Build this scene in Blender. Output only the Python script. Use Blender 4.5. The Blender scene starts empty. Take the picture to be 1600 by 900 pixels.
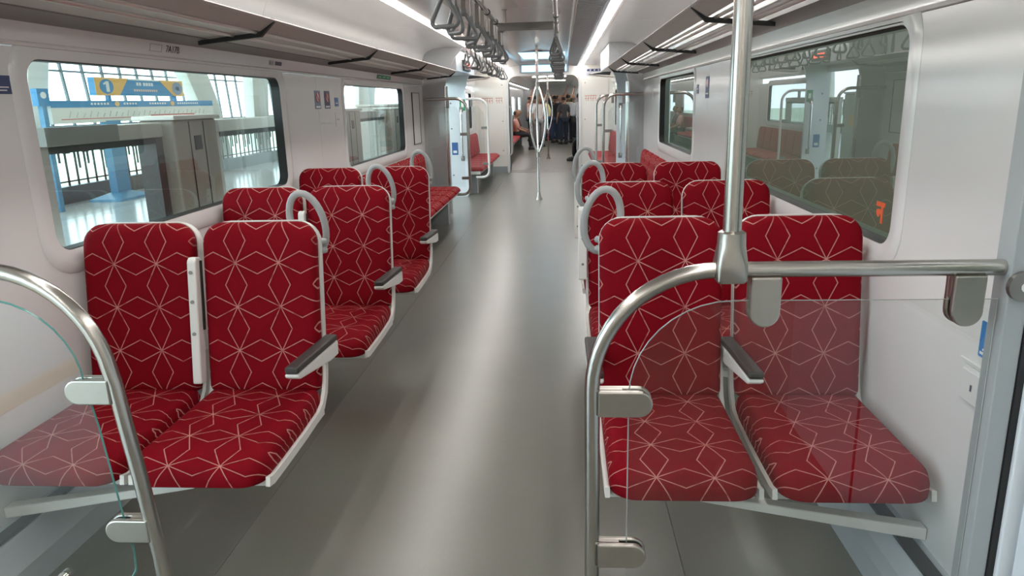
import bpy, bmesh, math, random
from math import sin, cos, pi, radians as R
from mathutils import Vector, Matrix
from mathutils.geometry import tessellate_polygon
random.seed(7)
scene = bpy.context.scene
COL = scene.collection

# ------------------------------------------------------------------ camera
FPX, VPX, VPY, ROLL = 1130.0, 878.0, 157.0, 0.008
d = Vector(((VPX - 800) / FPX, -(VPY - 450) / FPX, -1.0)).normalized()
zw = Vector((-sin(ROLL), cos(ROLL), 0.0)); zw = (zw - d * zw.dot(d)).normalized()
xw = d.cross(zw)
cam_data = bpy.data.cameras.new('camera')
cam_data.sensor_width = 36.0
cam_data.lens = FPX * 36.0 / 1600.0
cam_data.clip_start = 0.02; cam_data.clip_end = 2000
cam = bpy.data.objects.new('camera', cam_data); COL.objects.link(cam)
m3 = Matrix((xw, d, zw))
cam.matrix_world = Matrix.Translation((0.39, 0, 1.5)) @ m3.to_4x4()
scene.camera = cam

# ------------------------------------------------------------------ world, exposure
world = bpy.data.worlds.new('sky'); scene.world = world; world.use_nodes = True
wn = world.node_tree; bg = wn.nodes['Background']
bg.inputs['Color'].default_value = (0.72, 0.90, 1.0, 1)
bg.inputs['Strength'].default_value = 3.6
vs = scene.view_settings
vs.view_transform = 'Standard'; vs.look = 'None'; vs.gamma = 1.0; vs.use_curve_mapping = False
vs.exposure = 0.68
scene.cycles.caustics_reflective = False; scene.cycles.caustics_refractive = False
scene.cycles.max_bounces = 10; scene.cycles.diffuse_bounces = 5; scene.cycles.glossy_bounces = 5
scene.cycles.transparent_max_bounces = 24
LED = 18.0          # radiance of the LED strips

# ------------------------------------------------------------------ materials
MATS = {}
def mat(name, col, rough=0.5, metal=0.0, noise=0.0, nscale=8.0, coat=0.0, bump=0.0, emit=0.0, stretch=None):
    if name in MATS: return MATS[name]
    m = bpy.data.materials.new(name); m.use_nodes = True; nt = m.node_tree
    b = nt.nodes['Principled BSDF']
    b.inputs['Base Color'].default_value = (*col, 1); b.inputs['Roughness'].default_value = rough
    b.inputs['Metallic'].default_value = metal; b.inputs['Coat Weight'].default_value = coat
    b.inputs['Coat Roughness'].default_value = 0.12
    if emit:
        b.inputs['Emission Color'].default_value = (*col, 1); b.inputs['Emission Strength'].default_value = emit
    if noise or bump:
        tc = nt.nodes.new('ShaderNodeTexCoord'); mp = nt.nodes.new('ShaderNodeMapping'); n = nt.nodes.new('ShaderNodeTexNoise')
        n.inputs['Scale'].default_value = nscale; n.inputs['Detail'].default_value = 5
        if stretch: mp.inputs['Scale'].default_value = stretch
        nt.links.new(tc.outputs['Object'], mp.inputs['Vector']); nt.links.new(mp.outputs['Vector'], n.inputs['Vector'])
        if noise:
            mr = nt.nodes.new('ShaderNodeMapRange')
            mr.inputs['To Min'].default_value = 1 - noise; mr.inputs['To Max'].default_value = 1 + noise
            nt.links.new(n.outputs['Fac'], mr.inputs['Value'])
            mx = nt.nodes.new('ShaderNodeVectorMath'); mx.operation = 'SCALE'; mx.inputs[0].default_value = col
            nt.links.new(mr.outputs['Result'], mx.inputs['Scale']); nt.links.new(mx.outputs['Vector'], b.inputs['Base Color'])
        if bump:
            bp = nt.nodes.new('ShaderNodeBump'); bp.inputs['Strength'].default_value = bump; bp.inputs['Distance'].default_value = 0.004
            nt.links.new(n.outputs['Fac'], bp.inputs['Height']); nt.links.new(bp.outputs['Normal'], b.inputs['Normal'])
    MATS[name] = m; return m

def glass(name, tint, ior=1.5, rough=0.0):
    m = bpy.data.materials.new(name); m.use_nodes = True; nt = m.node_tree
    for n in list(nt.nodes): nt.nodes.remove(n)
    o = nt.nodes.new('ShaderNodeOutputMaterial'); mix = nt.nodes.new('ShaderNodeMixShader')
    t = nt.nodes.new('ShaderNodeBsdfTransparent'); g = nt.nodes.new('ShaderNodeBsdfGlossy'); f = nt.nodes.new('ShaderNodeFresnel')
    t.inputs['Color'].default_value = (*tint, 1); g.inputs['Roughness'].default_value = rough; 
    ge = nt.nodes.new('ShaderNodeNewGeometry'); mi = nt.nodes.new('ShaderNodeMix'); mi.data_type = 'FLOAT'   # same reflectance from both sides
    mi.inputs['A'].default_value = ior; mi.inputs['B'].default_value = 1.0 / ior
    nt.links.new(ge.outputs['Backfacing'], mi.inputs['Factor']); nt.links.new(mi.outputs['Result'], f.inputs['IOR'])
    nt.links.new(f.outputs[0], mix.inputs[0]); nt.links.new(t.outputs[0], mix.inputs[1]); nt.links.new(g.outputs[0], mix.inputs[2])
    nt.links.new(mix.outputs[0], o.inputs[0]); MATS[name] = m; return m

def fabric(name, pitch, line, red=(0.185, 0.0010, 0.0065)):
    """red velvet printed with dashed star lines (UV in metres)"""
    m = bpy.data.materials.new(name); m.use_nodes = True; nt = m.node_tree; L = nt.links.new
    b = nt.nodes['Principled BSDF']; b.inputs['Roughness'].default_value = 0.75
    b.inputs['Sheen Weight'].default_value = 0.0; b.inputs['Sheen Roughness'].default_value = 0.4
    b.inputs['Sheen Tint'].default_value = (1, 0.35, 0.35, 1); b.inputs['Specular IOR Level'].default_value = 0.10
    uv = nt.nodes.new('ShaderNodeUVMap'); sep = nt.nodes.new('ShaderNodeSeparateXYZ'); L(uv.outputs[0], sep.inputs[0])
    def M(op, a, b_=None, c=None):
        n = nt.nodes.new('ShaderNodeMath'); n.operation = op
        for i, v in enumerate((a, b_, c)):
            if v is None: continue
            if isinstance(v, (int, float)): n.inputs[i].default_value = v
            else: L(v, n.inputs[i])
        return n.outputs[0]
    def cell(s):
        q = M('DIVIDE', s, pitch); q = M('SUBTRACT', q, M('ROUND', q)); return M('ABSOLUTE', q)
    a, c = cell(sep.outputs[0]), cell(sep.outputs[1])
    d1 = M('ABSOLUTE', M('SUBTRACT', c, M('MULTIPLY', a, 0.5)))
    d2 = M('ABSOLUTE', M('SUBTRACT', a, M('MULTIPLY', c, 0.5)))
    dd = M('MINIMUM', d1, d2)
    ln = nt.nodes.new('ShaderNodeMapRange'); ln.interpolation_type = 'SMOOTHSTEP'
    ln.inputs['From Min'].default_value = line * 0.6; ln.inputs['From Max'].default_value = line * 1.5
    ln.inputs['To Min'].default_value = 1; ln.inputs['To Max'].default_value = 0; L(dd, ln.inputs['Value'])
    # dashes along the stitches
    no = nt.nodes.new('ShaderNodeTexNoise'); no.inputs['Scale'].default_value = 26; no.inputs['Detail'].default_value = 1
    L(uv.outputs[0], no.inputs['Vector'])
    dash = nt.nodes.new('ShaderNodeMapRange'); dash.inputs['From Min'].default_value = 0.34; dash.inputs['From Max'].default_value = 0.46
    dash.inputs['To Min'].default_value = 0.35; dash.inputs['To Max'].default_value = 0.8; L(no.outputs['Fac'], dash.inputs['Value'])
    fac = M('MULTIPLY', ln.outputs[0], dash.outputs[0])
    n2 = nt.nodes.new('ShaderNodeTexNoise'); n2.inputs['Scale'].default_value = 9; n2.inputs['Detail'].default_value = 4; L(uv.outputs[0], n2.inputs['Vector'])
    base = nt.nodes.new('ShaderNodeMix'); base.data_type = 'RGBA'
    base.inputs['A'].default_value = (red[0] * .82, red[1] * .8, red[2] * .8, 1); base.inputs['B'].default_value = (red[0] * 1.15, red[1] * 1.2, red[2] * 1.2, 1)
    L(n2.outputs['Fac'], base.inputs['Factor'])
    mx = nt.nodes.new('ShaderNodeMix'); mx.data_type = 'RGBA'
    L(fac, mx.inputs['Factor']); L(base.outputs['Result'], mx.inputs['A']); mx.inputs['B'].default_value = (0.58, 0.29, 0.25, 1)
    L(mx.outputs['Result'], b.inputs['Base Color'])
    n3 = nt.nodes.new('ShaderNodeTexNoise'); n3.inputs['Scale'].default_value = 900; L(uv.outputs[0], n3.inputs['Vector'])
    bp = nt.nodes.new('ShaderNodeBump'); bp.inputs['Strength'].default_value = 0.10; bp.inputs['Distance'].default_value = 0.001
    L(n3.outputs['Fac'], bp.inputs['Height']); L(bp.outputs['Normal'], b.inputs['Normal'])
    MATS[name] = m; return m

WALL = mat('wall_laminate', (0.74, 0.735, 0.725), 0.22, coat=0.3, noise=0.015, nscale=3)
CEIL = mat('ceiling_laminate', (0.80, 0.78, 0.75), 0.22, coat=0.3, noise=0.015, nscale=3)
BULK = mat('bulkhead_laminate', (0.86, 0.84, 0.78), 0.35, noise=0.015, nscale=3)
GREY = mat('grey_laminate', (0.40, 0.41, 0.42), 0.30, coat=0.3, noise=0.03, nscale=4)
JAMB = mat('pale_blue_laminate', (0.74, 0.79, 0.84), 0.35, coat=0.2, noise=0.02, nscale=4)
POST = mat('post_grey', (0.36, 0.39, 0.40), 0.4, noise=0.02, nscale=5)
DUCT = mat('duct_grey', (0.45, 0.49, 0.52), 0.35, noise=0.05, nscale=6)
SHELL = mat('shell_plastic', (0.74, 0.73, 0.70), 0.35, noise=0.02, nscale=6)
RINGM = mat('ring_grey', (0.36, 0.37, 0.37), 0.4, noise=0.03, nscale=20)
STEEL = mat('brushed_steel', (0.46, 0.44, 0.41), 0.24, metal=1.0, noise=0.05, nscale=60, stretch=(1, 0.05, 1))
CHROME = mat('polished_steel', (0.75, 0.74, 0.72), 0.14, metal=1.0, noise=0.03, nscale=40)
CLAMP = mat('cast_steel', (0.42, 0.40, 0.365), 0.34, metal=1.0, noise=0.06, nscale=40)
ALU = mat('rack_aluminium', (0.60, 0.58, 0.57), 0.35, metal=0.7, noise=0.03, nscale=10)
RACKP = mat('rack_panel', (0.60, 0.58, 0.56), 0.4, metal=0.0, noise=0.03, nscale=10)
BLACK = mat('black_rubber', (0.012, 0.012, 0.013), 0.5, noise=0.1, nscale=30)
PAD = mat('armrest_pad', (0.035, 0.032, 0.030), 0.5, noise=0.1, nscale=40)
STRAP = mat('strap_grey', (0.14, 0.145, 0.15), 0.4, noise=0.05, nscale=30)
WEB = mat('strap_webbing', (0.20, 0.18, 0.16), 0.6, noise=0.1, nscale=60)
SCREW = mat('screw_steel', (0.25, 0.24, 0.23), 0.4, metal=0.8, noise=0.05, nscale=50)
LEDM = mat('led_diffuser', (1.0, 0.965, 0.93), 0.4, emit=LED)
BLUE = mat('sticker_blue', (0.03, 0.13, 0.36), 0.4, noise=0.04, nscale=30)
NAVY = mat('sticker_navy', (0.03, 0.05, 0.15), 0.4, noise=0.04, nscale=30)
WHITE = mat('print_white', (0.80, 0.80, 0.79), 0.4, noise=0.02, nscale=30)
REDP = mat('print_red', (0.55, 0.10, 0.08), 0.5, noise=0.05, nscale=30)
ORANGE = mat('print_orange', (0.85, 0.13, 0.04), 0.5, noise=0.04, nscale=30)
GREEN = mat('sticker_green', (0.03, 0.28, 0.12), 0.5, noise=0.05, nscale=30)
INK = mat('print_ink', (0.05, 0.04, 0.07), 0.5, noise=0.05, nscale=30)
FAB = fabric('star_fabric', 0.165, 0.0100)
FABFAR = fabric('star_fabric_bench', 0.12, 0.014, (0.26, 0.0025, 0.008))
REDV = mat('red_vinyl', (0.34, 0.010, 0.016), 0.6, noise=0.06, nscale=12)
WGLASS = glass('window_glass', (0.88, 0.92, 0.90), 1.6)
TGLASS = glass('tinted_window_glass', (0.60, 0.63, 0.58), 2.3)
SGLASS = glass('screen_glass', (0.90, 0.93, 0.92), 1.75)
EDGE = mat('glass_edge', (0.10, 0.30, 0.28), 0.2, noise=0.05, nscale=20)

def floor_material():
    m = bpy.data.materials.new('floor_vinyl'); m.use_nodes = True; nt = m.node_tree; L = nt.links.new
    b = nt.nodes['Principled BSDF']
    tc = nt.nodes.new('ShaderNodeTexCoord')
    n1 = nt.nodes.new('ShaderNodeTexNoise'); n1.inputs['Scale'].default_value = 2.2; n1.inputs['Detail'].default_value = 6
    n2 = nt.nodes.new('ShaderNodeTexNoise'); n2.inputs['Scale'].default_value = 240; n2.inputs['Detail'].default_value = 2
    L(tc.outputs['Object'], n1.inputs['Vector']); L(tc.outputs['Object'], n2.inputs['Vector'])
    r = nt.nodes.new('ShaderNodeValToRGB'); r.color_ramp.elements[0].color = (0.138, 0.136, 0.114, 1); r.color_ramp.elements[1].color = (0.190, 0.186, 0.160, 1)
    L(n1.outputs['Fac'], r.inputs[0])
    mx = nt.nodes.new('ShaderNodeMix'); mx.data_type = 'RGBA'; mx.blend_type = 'OVERLAY'; mx.inputs['Factor'].default_value = 0.25
    L(r.outputs[0], mx.inputs['A']); L(n2.outputs['Color'], mx.inputs['B']); L(mx.outputs['Result'], b.inputs['Base Color'])
    mr = nt.nodes.new('ShaderNodeMapRange'); mr.inputs['To Min'].default_value = 0.285; mr.inputs['To Max'].default_value = 0.30
    L(n1.outputs['Fac'], mr.inputs['Value']); L(mr.outputs[0], b.inputs['Roughness'])
    b.inputs['Specular IOR Level'].default_value = 0.9
    MATS['floor_vinyl'] = m; return m
FLOORM = floor_material()

# ------------------------------------------------------------------ mesh helpers
class MB:
    def __init__(s): s.v = []; s.f = []; s.uv = {}
    def add(s, vs, fs):
        o = len(s.v); s.v += [tuple(p) for p in vs]; s.f += [tuple(i + o for i in f) for f in fs]; return s
    def box(s, x0, x1, y0, y1, z0, z1):
        x0, x1 = min(x0, x1), max(x0, x1); y0, y1 = min(y0, y1), max(y0, y1); z0, z1 = min(z0, z1), max(z0, z1)
        vs = [(x, y, z) for x in (x0, x1) for y in (y0, y1) for z in (z0, z1)]
        return s.add(vs, [(0, 1, 3, 2), (4, 6, 7, 5), (0, 4, 5, 1), (2, 3, 7, 6), (0, 2, 6, 4), (1, 5, 7, 3)])
    def loft(s, loops, closed=True, caps=True):
        n = len(loops[0]); vs = [p for l in loops for p in l]; fs = []
        for i in range(len(loops) - 1):
            for j in range(n if closed else n - 1):
                k = (j + 1) % n
                fs.append((i * n + j, i * n + k, (i + 1) * n + k, (i + 1) * n + j))
        if caps:
            fs.append(tuple(reversed(range(n)))); fs.append(tuple((len(loops) - 1) * n + j for j in range(n)))
        return s.add(vs, fs)
    def tube(s, path, r, seg=10, closed=False, caps=True):
        P = [Vector(p) for p in path]; n = len(P); loops = []; up = None
        for i in range(n):
            if closed: t = (P[(i + 1) % n] - P[i - 1])
            else: t = P[min(i + 1, n - 1)] - P[max(i - 1, 0)]
            t.normalize()
            if up is None:
                up = Vector((0, 0, 1)) if abs(t.z) < 0.9 else Vector((1, 0, 0))
            a = (up - t * up.dot(t)).normalized(); up = a; b_ = t.cross(a)
            rr = r[i] if isinstance(r, (list, tuple)) else r
            loops.append([P[i] + (a * cos(2 * pi * k / seg) + b_ * sin(2 * pi * k / seg)) * rr for k in range(seg)])
        if closed: loops.append(loops[0]); caps = False
        return s.loft(loops, True, caps)
    def ribbon(s, path, hx, ht, axis=0):
        """rectangular section swept in the plane normal to axis X: path of (x,y,z), half widths"""
        P = [Vector(p) for p in path]; loops = []
        for i in range(len(P)):
            t = (P[min(i + 1, len(P) - 1)] - P[max(i - 1, 0)]).normalized(); ex = Vector((1, 0, 0)); nn = t.cross(ex).normalized()
            loops.append([P[i] + ex * hx + nn * ht, P[i] - ex * hx + nn * ht, P[i] - ex * hx - nn * ht, P[i] + ex * hx - nn * ht])
        return s.loft(loops)
    def prism(s, poly, f, a, b):
        """poly list of 2D points mapped by f(p,q,depth); between depths a and b"""
        n = len(poly); vs = [f(p, q, a) for p, q in poly] + [f(p, q, b) for p, q in poly]
        fs = [tuple(range(n)), tuple(reversed(range(n, 2 * n)))] + [(i, n + i, n + (i + 1) % n, (i + 1) % n) for i in range(n)]
        return s.add(vs, fs)
    def build(s, name, m, parent=None, smooth=None, bevel=0.0, uvf=None, loc=None, rot=None, double=True):
        me = bpy.data.meshes.new(name); me.from_pydata(s.v, [], s.f)
        bm = bmesh.new(); bm.from_mesh(me)
        if double: bmesh.ops.remove_doubles(bm, verts=bm.verts, dist=1e-6)
        bmesh.ops.recalc_face_normals(bm, faces=bm.faces)
        if bevel:
            es = [e for e in bm.edges if len(e.link_faces) == 2 and e.calc_face_angle(0) > 0.6]
            bmesh.ops.bevel(bm, geom=es, offset=bevel, segments=2, profile=0.5, affect='EDGES', clamp_overlap=True)
        if uvf:
            l = bm.loops.layers.uv.new('UVMap')
            for f in bm.faces:
                for lp in f.loops: lp[l].uv = uvf(lp.vert.co)
        bm.to_mesh(me); bm.free()
        if smooth is not None:
            me.shade_smooth(); me.set_sharp_from_angle(angle=R(smooth))
        me.materials.append(m)
        return link(name, me, parent, loc, rot)
def link(name, me, parent=None, loc=None, rot=None):
    o = bpy.data.objects.new(name, me); COL.objects.link(o)
    if parent: o.parent = parent
    if loc: o.location = loc
    if rot: o.rotation_euler = rot
    return o
def tag(o, label=None, cat=None, group=None, kind=None):
    if label: o['label'] = label
    if cat: o['category'] = cat
    if group: o['group'] = group
    if kind: o['kind'] = kind
    return o
def thing(name, label, cat, loc=(0, 0, 0), rot=None, group=None):
    return tag(link(name, None, None, loc, rot), label, cat, group)
def struct(name, label=None, parent=None):
    return tag(link(name, None, parent), label, None, None, 'structure')
def copy_tree(o, parent=None):
    c = o.copy(); COL.objects.link(c); c.parent = parent
    for ch in list(o.children): copy_tree(ch, c)
    return c
def B(x0, x1, y0, y1, z0, z1): return MB().box(x0, x1, y0, y1, z0, z1)
def rrect(w, h, r, n=5, cx=0, cy=0, rb=None):
    """rounded rectangle outline; rb = radius of the bottom corners"""
    rb = r if rb is None else rb; pts = []
    for sx, sy, a0, rr in ((1, 1, 0, r), (-1, 1, 90, r), (-1, -1, 180, rb), (1, -1, 270, rb)):
        for k in range(n + 1):
            a = R(a0 + 90 * k / n); pts.append((cx + sx * (w / 2 - rr) + rr * cos(a), cy + sy * (h / 2 - rr) + rr * sin(a)))
    return pts
def arc(c, r, a0, a1, n, f):
    return [f(c[0] + r * cos(R(a0 + (a1 - a0) * k / n)), c[1] + r * sin(R(a0 + (a1 - a0) * k / n))) for k in range(n + 1)]
def slab(outer, holes, f, a, b):
    """flat slab with holes: 2D outlines mapped by f(p,q,depth)"""
    mb = MB(); polys = [outer] + holes
    tri = tessellate_polygon([[Vector((p, q, 0)) for p, q in pl] for pl in polys])
    flat = [p for pl in polys for p in pl]; n = len(flat)
    vs = [f(p, q, a) for p, q in flat] + [f(p, q, b) for p, q in flat]
    fs = [tuple(t) for t in tri] + [tuple(n + i for i in t) for t in tri]
    o = 0
    for pl in polys:
        k = len(pl)
        fs += [(o + i, o + (i + 1) % k, n + o + (i + 1) % k, n + o + i) for i in range(k)]; o += k
    return mb.add(vs, fs)
def text(name, body, size, m, parent, mtx, extrude=0.0005, align='CENTER', bold=0.0):
    c = bpy.data.curves.new(name, 'FONT'); c.body = body; c.size = size; c.extrude = extrude; c.offset = bold; c.align_x = align; c.align_y = 'CENTER'
    o = bpy.data.objects.new(name, c); COL.objects.link(o)
    me = bpy.data.meshes.new_from_object(o.evaluated_get(bpy.context.evaluated_depsgraph_get()))
    bpy.data.objects.remove(o); me.transform(mtx); me.materials.clear(); me.materials.append(m)
    return link(name, me, parent)
# orientation of lettering on the walls: left wall reads towards +y, right wall towards -y
def on_left(x, y, z): return Matrix.Translation((x, y, z)) @ Matrix(((0, 0, 1, 0), (1, 0, 0, 0), (0, 1, 0, 0), (0, 0, 0, 1)))
def on_right(x, y, z): return Matrix.Translation((x, y, z)) @ Matrix(((0, 0, -1, 0), (-1, 0, 0, 0), (0, 1, 0, 0), (0, 0, 0, 1)))
def on_end(x, y, z): return Matrix.Translation((x, y, z)) @ Matrix(((1, 0, 0, 0), (0, 0, -1, 0), (0, 1, 0, 0), (0, 0, 0, 1)))

# ================================================================== SETTING
W = 1.46            # inner half width
Y0, Y1 = -2.3, 15.9  # ends of the carriage
YD = 9.85           # first screen of the far doorway
YE = 12.0           # second screen
# floor
fl = struct('floor', 'olive grey vinyl floor running down the carriage aisle')
for x0, x1 in ((-1.6, -0.776), (-0.774, 0.774), (0.776, 1.6)):
    B(x0, x1, Y0, Y1 + 0.9, -0.012, 0).build('floor_sheet', FLOORM, fl)
B(-1.6, 1.6, Y0, Y1 + 0.9, -0.08, -0.012).build('underfloor', BLACK, fl)
B(-0.75, 0.75, Y1 - 0.02, Y1 + 0.04, 0, 0.006).build('threshold_plate', CLAMP, fl)
B(-0.75, 0.75, Y1 + 0.45, Y1 + 0.52, 0, 0.006).build('threshold_plate', CLAMP, fl)
B(-0.75, 0.75, Y1 + 0.20, Y1 + 0.26, 0, 0.006).build('threshold_plate', CLAMP, fl)

WIN = {-1: [(2.50, 4.82, 1.005, 1.685), (6.28, 8.62, 0.985, 1.675)],
        1: [(2.43, 4.80, 1.005, 1.700), (6.20, 8.30, 1.03, 1.695)]}
wcount = 0
for s, side in ((-1, 'left'), (1, 'right')):
    f = lambda p, q, dd, s=s: (s * dd, p, q)
    w = struct('wall_' + side, 'glossy white side wall with windows on the %s of the carriage' % side)
    def hole(y0, y1, z0, z1, g): return rrect(y1 - y0 + 2 * g, z1 - z0 + 2 * g, 0.07 + g, 6, (y0 + y1) / 2, (z0 + z1) / 2)
    # window wall from the near screen to the far doorway, in two panels
    for ya, yb, win in ((1.66, 5.56, WIN[s][0]), (5.562, YD, WIN[s][1])):
        slab([(ya, 0.16), (yb, 0.16), (yb, 1.725), (ya, 1.725)], [hole(*win, 0.045)], f, W, W + 0.05).build('wall_panel', WALL, w)
    slab([(YE, 0.0), (Y1, 0.0), (Y1, 1.725), (YE, 1.725)], [hole(12.6, 15.2, 1.0, 1.68, 0.045)], f, W, W + 0.05).build('wall_panel', WALL, w)
    # heater duct at the foot of the wall
    poly = [(1.34, 0.0), (1.34, 0.09), (1.40, 0.17), (W + 0.05, 0.20), (W + 0.05, 0.0)]
    MB().prism(poly, lambda p, q, y, s=s: (s * p, y, q), 1.67, YD).build('heater_duct', DUCT, w)
    B(s * 1.395, s * 1.44, 1.67, YD, 0.178, 0.188).build('duct_seam', BLACK, w)
    # cant strip above the windows with its rounded lip
    poly = [(1.475, 1.726), (1.446, 1.728), (1.440, 1.738), (1.452, 1.746), (1.435, 1.815), (1.475, 1.815)]
    MB().prism(poly, lambda p, q, y, s=s: (s * p, y, q), 1.66, YD).build('cant_strip', WALL, w)
    # windows
    for wi, (y0, y1, z0, z1) in enumerate(WIN[s] + [(12.6, 15.2, 1.0, 1.68)]):
        wcount += 1
        wd = struct('window_%d' % wcount)
        cy, cz = (y0 + y1) / 2, (z0 + z1) / 2
        def lp(g, x): return [(s * x, p, q) for p, q in rrect(y1 - y0 + 2 * g, z1 - z0 + 2 * g, max(0.03, 0.07 + g), 6, cy, cz)]
        MB().loft([lp(0.095, W - 0.001), lp(0.085, W - 0.007), lp(0.050, W - 0.007), lp(0.004, W + 0.002), lp(0.004, W + 0.012), lp(0.05, W + 0.05), lp(0.095, W - 0.001)], caps=False).build('window_surround', WALL, wd, smooth=50)
        MB().loft([lp(0.003, W + 0.004), lp(0.0, W + 0.006), lp(0.0, W + 0.06), lp(0.020, W + 0.06), lp(0.003, W + 0.012), lp(0.003, W + 0.004)], caps=False).build('gasket', BLACK, wd)
        pts = rrect(y1 - y0, z1 - z0, 0.07, 6, cy, cz)
        MB().add([(s * (W + 0.055), p, q) for p, q in pts], [tuple(range(len(pts)))]).build('pane', WGLASS if s < 0 else TGLASS, wd)
    # far doorway: grey door-pocket screens, jambs and header
    xin = 1.16 if s < 0 else 1.26
    pk = link('door_pocket', None, w)
    MB().prism([(W + 0.05, 0.0), (xin + 0.02, 0.0), (xin, 0.03), (xin, 1.70), (xin - 0.04, 1.86), (xin - 0.15, 2.08), (xin - 0.26, 2.204), (W + 0.05, 2.204)],
               lambda p, q, y, s=s: (s * p, y, q), YD, YD + 0.06).build('pocket_panel', GREY, pk)
    MB().tube([(s * (xin - 0.004), YD + 0.03, 0.02), (s * (xin - 0.004), YD + 0.03, 1.72)], 0.034, 12).build('corner_tube', CHROME, pk, smooth=60)
    B(s * (xin + 0.01), s * (xin + 0.05), YD + 0.06, YD + 0.10, 0.02, 1.9).build('door_seal', BLACK, pk)
    MB().prism([(W + 0.05, 0.0), (xin + 0.02, 0.0), (xin, 0.03), (xin, 1.70), (xin - 0.04, 1.86), (xin - 0.15, 2.08), (xin - 0.26, 2.204), (W + 0.05, 2.204)],
               lambda p, q, y, s=s: (s * p, y, q), YE - 0.06, YE).build('jamb_panel', JAMB, pk)
    B(s * 1.0, s * (W + 0.05), YD + 0.06, YE - 0.06, 1.92, 2.20).build('door_header', GREY, pk)
    # wall beside the near doorway and behind the camera
    slab([(Y0, 0), (-0.02, 0), (-0.02, 2.1), (Y0, 2.1)], [], f, W, W + 0.05).build('wall_panel', WALL, w)
    B(s * W, s * (W + 0.05), -0.02, 1.66, 1.93, 2.12).build('door_header', JAMB, w)
# near door posts
for s, x0 in ((1, 1.362), (-1, 1.40)):
    o = struct('trim_%d' % (1 if s > 0 else 2))
    B(s * x0, s * (x0 + 0.045), 1.60, 1.662, 0, 2.0).build('post_body', POST, o, bevel=0.003)
    B(s * (x0 + 0.0452), s * (x0 + 0.060), 1.595, 1.66, 0, 1.95).build('door_seal', BLACK, o)
    B(s * (x0 + 0.0602), s * (W + 0.05), 1.585, 1.66, 0, 2.0).build('door_jamb', JAMB, o, bevel=0.004)

# doors
def door(n, s, y0, y1, leaves=True):
    o = struct('door_%d' % n)
    ym = (y0 + y1) / 2
    for a, b_ in ((y0, ym - 0.006), (ym + 0.006, y1)):
        hw = rrect(b_ - a - 0.22, 0.85, 0.06, 5, (a + b_) / 2, 1.28)
        lf = slab([(a, 0.01), (b_, 0.01), (b_, 1.925), (a, 1.925)], [hw], lambda p, q, dd: (s * dd, p, q), W - 0.015, W + 0.025).build('door_leaf', JAMB, o)
        MB().add([(s * (W + 0.005), p, q) for p, q in hw], [tuple(range(len(hw)))]).build('pane', TGLASS, lf)
    B(s * (W - 0.02), s * (W + 0.02), ym - 0.006, ym + 0.006, 0.01, 1.925).build('door_seal', BLACK, o)
door(1, 1, 0.0, 1.565)
door(2, 1, YD + 0.11, YE - 0.07)

# ceiling ------------------------------------------------------------
ce = struct('ceiling', 'glossy off-white curved ceiling with two light coves')
for s in (-1, 1):
    prof = [(1.475, 1.815), (1.44, 1.86), (1.435, 2.06), (1.41, 2.12), (1.36, 2.165), (1.28, 2.195), (1.15, 2.21), (0.86, 2.205), (0.86, 2.25), (1.40, 2.25), (1.475, 2.18)]
    for a, b_ in ((Y0, 1.9), (1.904, 4.6), (4.604, 7.2), (7.204, YD - 0.002), (YD + 0.0, 12.6), (12.604, Y1)):
        MB().prism(prof, lambda p, q, y, s=s: (s * p, y, q), a, b_).build('cove_panel', WALL if s else CEIL, ce, smooth=30)
    prof = [(0.745, 2.20), (0.50, 2.235), (0.49, 2.30), (0.0, 2.33), (0.0, 2.37), (0.52, 2.34), (0.745, 2.25)]
    for a, b_ in ((Y0, 3.0), (3.004, 7.0), (7.004, 11.0), (11.004, Y1)):
        MB().prism(prof, lambda p, q, y, s=s: (s * p, y, q), a, b_).build('centre_panel', CEIL, ce)
B(-1.5, 1.5, Y0, Y1, 2.40, 2.44).build('roof_sheet', GREY, ce)
# LED strips
for s, side in ((-1, 'left'), (1, 'right')):
    t = thing('led_strip', 'long white LED strip light glowing in the %s ceiling cove' % side, 'ceiling light', (s * 0.80, 0, 2.19), group='LED strips in the ceiling')
    B(-0.062, 0.062, Y0, Y1, 0.012, 0.05).build('housing', ALU, t)
    B(-0.026, 0.026, Y0 + 0.02, Y1 - 0.02, -0.002, 0.0118).build('diffuser', LEDM, t)
# vent grille on the right of the ceiling
t = thing('vent_grille', 'slatted air vent grille in the ceiling beside the right LED strip', 'vent', (0.61, 0, 2.20))
B(-0.105, -0.095, 2.5, 15.5, 0.0, 0.012).build('frame', ALU, t); B(0.095, 0.105, 2.5, 15.5, -0.012, 0.0).build('frame', ALU, t)
sl = B(-0.094, 0.094, -0.012, 0.012, -0.002, 0.002).build('slat', mat('slat_grey', (0.62, 0.65, 0.70), 0.4, noise=0.03), t, loc=(0, 2.55, -0.006), rot=(R(30), R(8), 0))
for k in range(1, 150):
    c = sl.copy(); COL.objects.link(c); c.location = (0, 2.55 + 0.087 * k, -0.006)
t = thing('ceiling_trim', 'narrow pale blue trim strip between the vent grille and the right LED strip', 'trim', (0.727, 0, 2.186))
B(-0.012, 0.012, 2.5, 15.5, -0.004, 0.004).build('strip', mat('trim_blue', (0.45, 0.66, 0.88), 0.2, metal=0.5, noise=0.03), t)  # sky-blue gleam put into the strip's colour

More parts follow.
